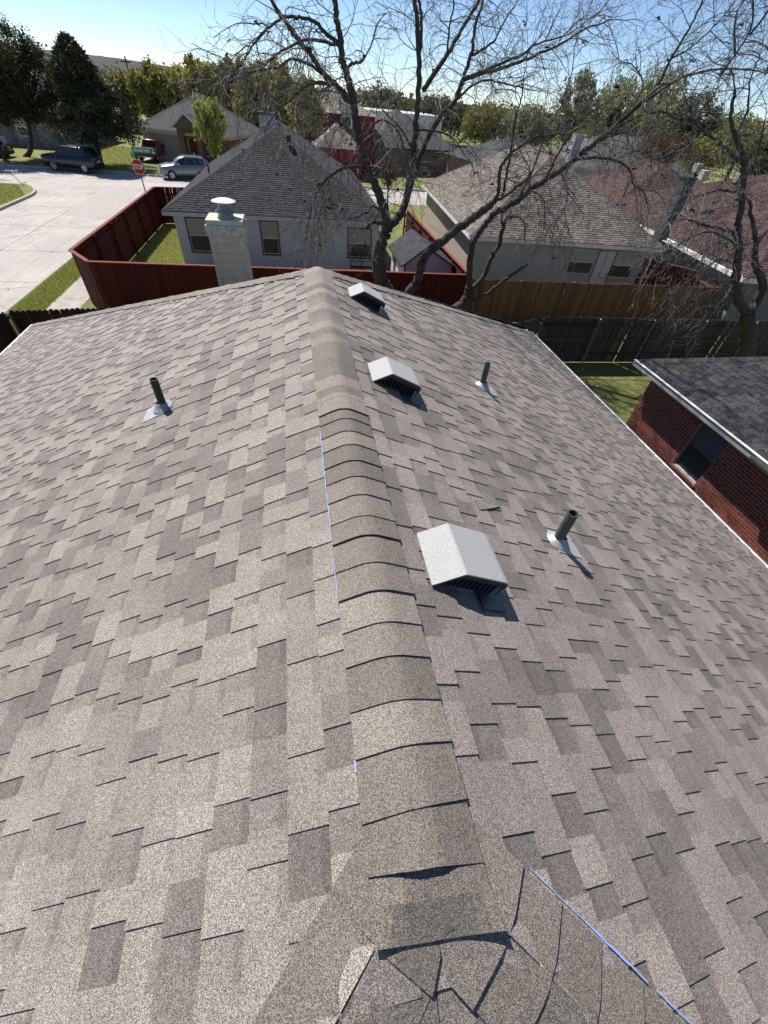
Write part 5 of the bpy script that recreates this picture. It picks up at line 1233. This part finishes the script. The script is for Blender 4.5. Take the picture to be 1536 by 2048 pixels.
o = wd.build('far_wood', 'leaf_far', kind='stuff'); tag(o, 'low band of distant woodland below the skyline', 'woodland')
# ================================================================ vehicles
def paint(name, col, rough=.25, metal=.0, coat=.6):
    m, t, b = nodes(name); b.inputs['Base Color'].default_value = (*col, 1); b.inputs['Roughness'].default_value = rough; b.inputs['Metallic'].default_value = metal; b.inputs['Coat Weight'].default_value = coat; b.inputs['Coat Roughness'].default_value = .05
paint('paint_black', (.006, .007, .010)); paint('paint_silver', (.20, .225, .235), .3, .5); paint('paint_red', (.16, .012, .014)); paint('paint_maroon', (.06, .008, .008))
paint('glass_car', (.012, .016, .022), .06, 0, 1.0); plain('tyre', (.016, .016, .017), .85, .1); plain('rim', (.45, .46, .47), .3, .1, 9, metal=.7); plain('plastic_black', (.018, .018, .019), .6, .1)
paint('lamp_red', (.30, .01, .01), .2); paint('lamp_clear', (.55, .55, .52), .1); plain('plate_white', (.6, .6, .6), .5, .1)
ST_SUV = [(0, .42, .84, .88, .78, .74), (.05, .32, .95, .99, .86, .80), (.26, .26, 1.02, 1.06, .92, .82), (.95, .26, 1.07, 1.13, .93, .82), (1.25, .26, 1.09, 1.17, .935, .81), (1.52, .26, 1.10, 1.40, .935, .72), (1.90, .26, 1.11, 1.66, .935, .65), (2.4, .26, 1.12, 1.74, .935, .63), (3.4, .26, 1.15, 1.73, .935, .63), (4.05, .26, 1.17, 1.67, .93, .61), (4.36, .28, 1.17, 1.55, .92, .64), (4.56, .32, 1.13, 1.28, .90, .72), (4.66, .45, .96, 1.02, .86, .78)]
ST_BOX = [(0, .45, .92, .98, .84, .80), (.05, .34, 1.02, 1.08, .92, .86), (.25, .28, 1.09, 1.14, .96, .88), (1.05, .28, 1.12, 1.18, .97, .88), (1.35, .28, 1.12, 1.20, .97, .84), (1.60, .28, 1.14, 1.46, .97, .77), (1.92, .28, 1.15, 1.74, .97, .72), (2.5, .28, 1.17, 1.84, .97, .71), (3.5, .28, 1.18, 1.84, .97, .71), (4.25, .28, 1.19, 1.80, .96, .70), (4.62, .30, 1.16, 1.50, .94, .76), (4.80, .34, 1.06, 1.14, .92, .84), (4.88, .50, .95, 1.0, .88, .80)]
def lerp_st(ST, x):
    for a, b2 in zip(ST, ST[1:]):
        if a[0] <= x <= b2[0]:
            f = (x-a[0])/(b2[0]-a[0]); return [p+(q-p)*f for p, q in zip(a, b2)]
    return ST[-1]
def vehicle(name, label, cat, loc, rz, ST, mp, wheels, wr, glass, rear_x, group=None, rails=False, cladding=False):
    e = thing(name, label, cat, loc, group); M = Matrix.Translation(loc) @ Matrix.Rotation(rz, 4, 'Z')
    L = ST[-1][0]; T = lambda x, y, z: M @ V((x-L/2, y, z))
    rows = []
    for x, zb, zl, zt, wm, wt in ST:
        h = [(wm-.10, zb), (wm-.01, zb+.14), (wm, (zb+zl)/2), (wm-.012, zl-.03), (wm-.05, zl), (wt+.03, zt-.05), (wt-.04, zt), (wt*.5, zt+.012)]
        rows.append([T(x, y, z) for y, z in h]+[T(x, -y, z) for y, z in h[::-1]])
    mb = MB(); mb.grid(rows, True); mb.face(rows[0][::-1]); mb.face(rows[-1]); mb.build('body', mp, e, smooth=True, weld=True)
    for sgn in (1, -1):
        for x0, x1 in glass:                           # side windows
            g0, g1 = [], []
            for k in range(5):
                x = x0+(x1-x0)*k/4; s = lerp_st(ST, x); b_ = .06
                def sp(f): return T(x, sgn*((s[4]-.05)+((s[5]+.03)-(s[4]-.05))*f+.008), s[2]+(s[3]-.05-s[2])*f+.004)
                g0.append(sp(.10)); g1.append(sp(.90))
            mb = MB(); mb.grid([g0, g1] if sgn < 0 else [g1, g0]); mb.build('side_window', 'glass_car', e)
    def cross(xa, xb, nm, mt_='glass_car', f0=.12, f1=.92):
        sa, sb = lerp_st(ST, xa), lerp_st(ST, xb); mb = MB(); r0 = []; r1 = []
        for k in range(5):
            y = -1+k*.5; r0.append(T(xa, y*(sa[5]-.04), sa[3]+.018)); r1.append(T(xb, y*(sb[5]-.06), sb[3]+.018))
        mb.grid([r0, r1]); mb.build(nm, mt_, e)
    cross(1.38, 1.93, 'windscreen'); cross(rear_x[0], rear_x[1], 'rear_window')
    s = lerp_st(ST, .15)
    for sgn in (1, -1):
        MB().box((-L/2-.0, min(sgn*.50, sgn*.80), .66), (-L/2+.12, max(sgn*.50, sgn*.80), .80), M).build('headlight', 'lamp_clear', e, bevel=.02)
        xr = L-.16; MB().box((L/2-.20, min(sgn*.74, sgn*.895), .92), (L/2-.02, max(sgn*.74, sgn*.895), 1.12), M).build('tail_light', 'lamp_red', e, bevel=.02)
        s = lerp_st(ST, 1.75); MB().box((1.62-L/2, min(sgn*.93, sgn*1.09), 1.08), (1.80-L/2, max(sgn*.93, sgn*1.09), 1.24), M).build('mirror', mp, e, bevel=.03)
        for x in (2.15, 3.15): MB().box((x-L/2+.2, min(sgn*.93, sgn*.955), .92), (x-L/2+.38, max(sgn*.93, sgn*.955), .955), M).build('door_handle', mp, e)
        if rails: MB().bar(T(2.1, sgn*.60, lerp_st(ST, 2.1)[3]+.07), T(4.0, sgn*.58, lerp_st(ST, 4.0)[3]+.08), .04, .03).build('roof_rail', 'rim', e)
        MB().box((1.3-L/2, min(sgn*.86, sgn*.945), .24), (3.3-L/2, max(sgn*.86, sgn*.945), .36), M).build('sill', 'plastic_black', e)
    MB().box((-L/2-.02, -.70, .36), (-L/2+.04, .70, .60), M).build('grille', 'plastic_black', e, bevel=.02); MB().box((L/2-.04, -.80, .40), (L/2+.03, .80, .60), M).build('bumper', 'plastic_black', e, bevel=.02)
    MB().box((L/2+.0, -.26, .80), (L/2+.015, .26, .92), M).build('number_plate', 'plate_white', e)
    for x in wheels:
        for sgn in (1, -1):
            c = T(x, sgn*.84, wr); ax = (M.to_3x3() @ V((0, sgn, 0)))
            w_ = sub('wheel', e, c)
            MB().lathe(c, [(wr+.055, .075), (wr+.055, .098), (wr-.02, .1)], 22, ax).build('arch', 'plastic_black', w_)
            MB().lathe(c, [(wr*.60, -.14), (wr-.02, -.14), (wr, -.10), (wr, .08), (wr-.02, .115), (wr*.64, .12)], 24, ax).build('tyre', 'tyre', w_, smooth=True)
            rm = MB(); u = V((0, 0, 1)); v_ = ax.cross(u).normalized(); rm.lathe(c, [(wr*.66, .10), (wr*.66, .122), (wr*.60, .124), (wr*.58, .07), (.001, .06)], 22, ax); rm.build('rim', 'plastic_black', w_)
            sp_ = MB()
            for k in range(6):
                a = k*math.pi/3; d = u*math.cos(a)+v_*math.sin(a); sp_.bar(c+ax*.11, c+ax*.11+d*wr*.62, .085, .02, ax)
            sp_.lathe(c, [(wr*.66, .112), (wr*.66, .126), (wr*.57, .126), (wr*.57, .112)], 22, ax); sp_.build('spokes', 'rim', w_)
    return e
def between(pa, pb, z): a, b2 = gz(*pa, z), gz(*pb, z); return a, b2
a, b2 = between((112, 341), (175, 347), ROADZ)        # black SUV wheel contacts (near side)
d = (b2-a).normalized(); n = V((-d.y, d.x, 0)); c = (a+b2)/2+n*.84
vehicle('parked_suv', 'black SUV parked under the cedar at the far kerb', 'suv', (c.x, c.y, ROADZ), math.atan2(d.y, d.x), ST_BOX, 'paint_black', (1.0, 3.85), .37, [(1.68, 2.35), (2.42, 3.3), (3.38, 4.25)], (4.34, 4.60), 'vehicles in the street', rails=True)
a, b2 = between((346, 360), (398, 361), ROADZ); d = (b2-a).normalized(); n = V((-d.y, d.x, 0)); c = (a+b2)/2+n*.84
vehicle('parked_suv', 'silver-grey SUV at the kerb left of the slate roof', 'suv', (c.x+.25, c.y, ROADZ), math.atan2(d.y, d.x), ST_SUV, 'paint_silver', (.92, 3.62), .36, [(1.66, 2.35), (2.42, 3.2), (3.28, 3.95)], (4.10, 4.34), 'vehicles in the street', rails=True)
q = gz(-30, 318, ROADZ); vehicle('parked_suv', 'dark red car cut off by the left picture edge', 'car', (q.x-.3, q.y+1.2, ROADZ), 0, ST_SUV, 'paint_maroon', (.92, 3.62), .36, [(1.66, 2.35), (2.42, 3.2), (3.28, 3.95)], (4.10, 4.34), 'vehicles in the street')
# red pickup on the driveway, tail towards us
pc = gz(300, 326, 0); PK = thing('pickup_truck', 'red pickup truck standing on the driveway behind the street name sign', 'pickup', (pc.x, pc.y+2.6, 0)); Mp = Matrix.Translation((pc.x, pc.y+2.7, .02)) @ Matrix.Rotation(R(-80-14+0), 4, 'Z')
# local +x = front direction turned to -y; tail faces the camera at -x... build with tail at +x
Mp = Matrix.Translation((pc.x, pc.y+2.6, .02)) @ Matrix.Rotation(R(-90-8), 4, 'Z')
def PB(a, b2, nm, mt_, bv=.03): return MB().box(a, b2, Mp).build(nm, mt_, PK, bevel=bv)
PB((.55, -.93, .50), (2.62, -.86, 1.12), 'bed_side', 'paint_red'); PB((.55, .86, .50), (2.62, .93, 1.12), 'bed_side', 'paint_red'); PB((2.56, -.86, .56), (2.63, .86, 1.12), 'tailgate', 'paint_red'); PB((.55, -.86, .62), (2.56, .86, .68), 'bed_floor', 'plastic_black', 0)
rows = []
for x, zb, zl, zt, wm, wt in [(-2.62, .5, .9, .95, .80, .72), (-2.5, .4, 1.0, 1.06, .92, .8), (-1.35, .4, 1.08, 1.14, .94, .8), (-1.15, .4, 1.10, 1.2, .94, .76), (-.55, .4, 1.12, 1.74, .94, .66), (.2, .4, 1.14, 1.78, .94, .66), (.45, .4, 1.14, 1.72, .94, .67), (.54, .4, 1.13, 1.2, .93, .8)]:
    h = [(wm-.06, zb), (wm, zb+.2), (wm, zl-.04), (wm-.03, zl), (wt+.02, zt-.04), (wt-.05, zt)]; rows.append([Mp @ V((x, y, z)) for y, z in h]+[Mp @ V((x, -y, z)) for y, z in h[::-1]])
mb = MB(); mb.grid(rows, True); mb.face(rows[0][::-1]); mb.face(rows[-1]); mb.build('cab', 'paint_red', PK, smooth=True, weld=True)
mb = MB(); mb.face([Mp @ V(p) for p in ((.545, -.66, 1.26), (.545, .66, 1.26), (.475, .58, 1.66), (.475, -.58, 1.66))]); mb.build('rear_window', 'glass_car', PK)
for s in (-1, 1):
    mb = MB(); mb.face([Mp @ V(p) for p in ((-.85, s*.90, 1.2), (.30, s*.90, 1.2), (.25, s*.715, 1.66), (-.45, s*.715, 1.66))]); mb.build('side_window', 'glass_car', PK)
    PB((2.58, min(s*.80, s*.925), .72), (2.645, max(s*.80, s*.925), 1.04), 'tail_light', 'lamp_red', .01); PB((-.95, min(s*.94, s*1.14), 1.12), (-.78, max(s*.94, s*1.14), 1.32), 'mirror', 'plastic_black')
    for x in (-1.65, 1.62):
        c = Mp @ V((x, s*.84, .36)); ax = Mp.to_3x3() @ V((0, s, 0)); w_ = sub('wheel', PK, c); MB().lathe(c, [(.2, -.13), (.34, -.13), (.36, -.09), (.36, .08), (.34, .11), (.2, .12)], 22, ax).build('tyre', 'tyre', w_, smooth=True); MB().lathe(c, [(.22, .10), (.2, .06), (.001, .07)], 18, ax).build('rim', 'rim', w_)
PB((2.64, -.85, .44), (2.76, .85, .58), 'bumper', 'rim'); PB((2.765, -.2, .46), (2.775, .2, .57), 'number_plate', 'plate_white', 0)
# ---- street lamp by the cedar, power pole far off, white garden table and chairs
lp_ = gz(252, 318, 0); Yl = 58.0; top = gy(240, 194, Yl); arm = gy(206, 188, Yl); bs = V((top.x+.05, Yl, 0))
SLp = thing('street_lamp', 'dark street lamp with a long arm beside the cedar', 'street lamp', bs)
MB().tube([bs, (top.x, Yl, top.z*.5), (top.x, Yl, top.z)], [.09, .075, .055], 8).build('pole', 'post_dark', SLp); MB().tube([(top.x, Yl, top.z-.05), arm], .035, 6).build('arm', 'post_dark', SLp)
MB().box((arm.x-.5, Yl-.13, arm.z-.06), (arm.x+.12, Yl+.13, arm.z+.07)).build('lamp_head', 'galvanized', SLp, bevel=.04)
up_ = gy(249, 112, 150); UP = thing('power_pole', 'distant power pole with crossarm above the trees at left', 'pole', (up_.x, 150, 0)); MB().tube([(up_.x, 150, 0), (up_.x, 150, up_.z)], .16, 6).build('pole', 'wood_brown', UP); MB().box((up_.x-1.3, 149.9, up_.z-1.0), (up_.x+1.3, 150.1, up_.z-.8)).build('crossarm', 'wood_brown', UP)
tb = gz(417, 328, 0); GT = thing('garden_table', 'white garden table with chairs behind the silver SUV', 'table', (tb.x, tb.y, 0))
MB().box((tb.x-.7, tb.y-.45, .70), (tb.x+.7, tb.y+.45, .74)).build('tabletop', 'white_trim', GT)
for dx in (-.6, .6):
    for dy in (-.38, .38): MB().tube([(tb.x+dx, tb.y+dy, 0), (tb.x+dx, tb.y+dy, .7)], .025, 6).build('leg', 'white_trim', GT)
for k, dx in enumerate((-1.25, 1.2)):
    gc = thing('garden_chair', ('white garden chair left of the garden table', 'white garden chair right of the garden table')[k], 'chair', (tb.x+dx, tb.y-.2, 0)); X = tb.x+dx; Yc = tb.y-.2
    MB().box((X-.24, Yc-.24, .42), (X+.24, Yc+.24, .46)).build('seat', 'white_trim', gc); MB().box((X-.24, Yc+.22, .46), (X+.24, Yc+.26, .92)).build('backrest', 'white_trim', gc)
    for ax_ in (-.2, .2):
        for ay in (-.2, .2): MB().tube([(X+ax_, Yc+ay, 0), (X+ax_, Yc+ay, .42)], .02, 5).build('leg', 'white_trim', gc)
for o in EMPT:
    if '_w' in o: del o['_w']
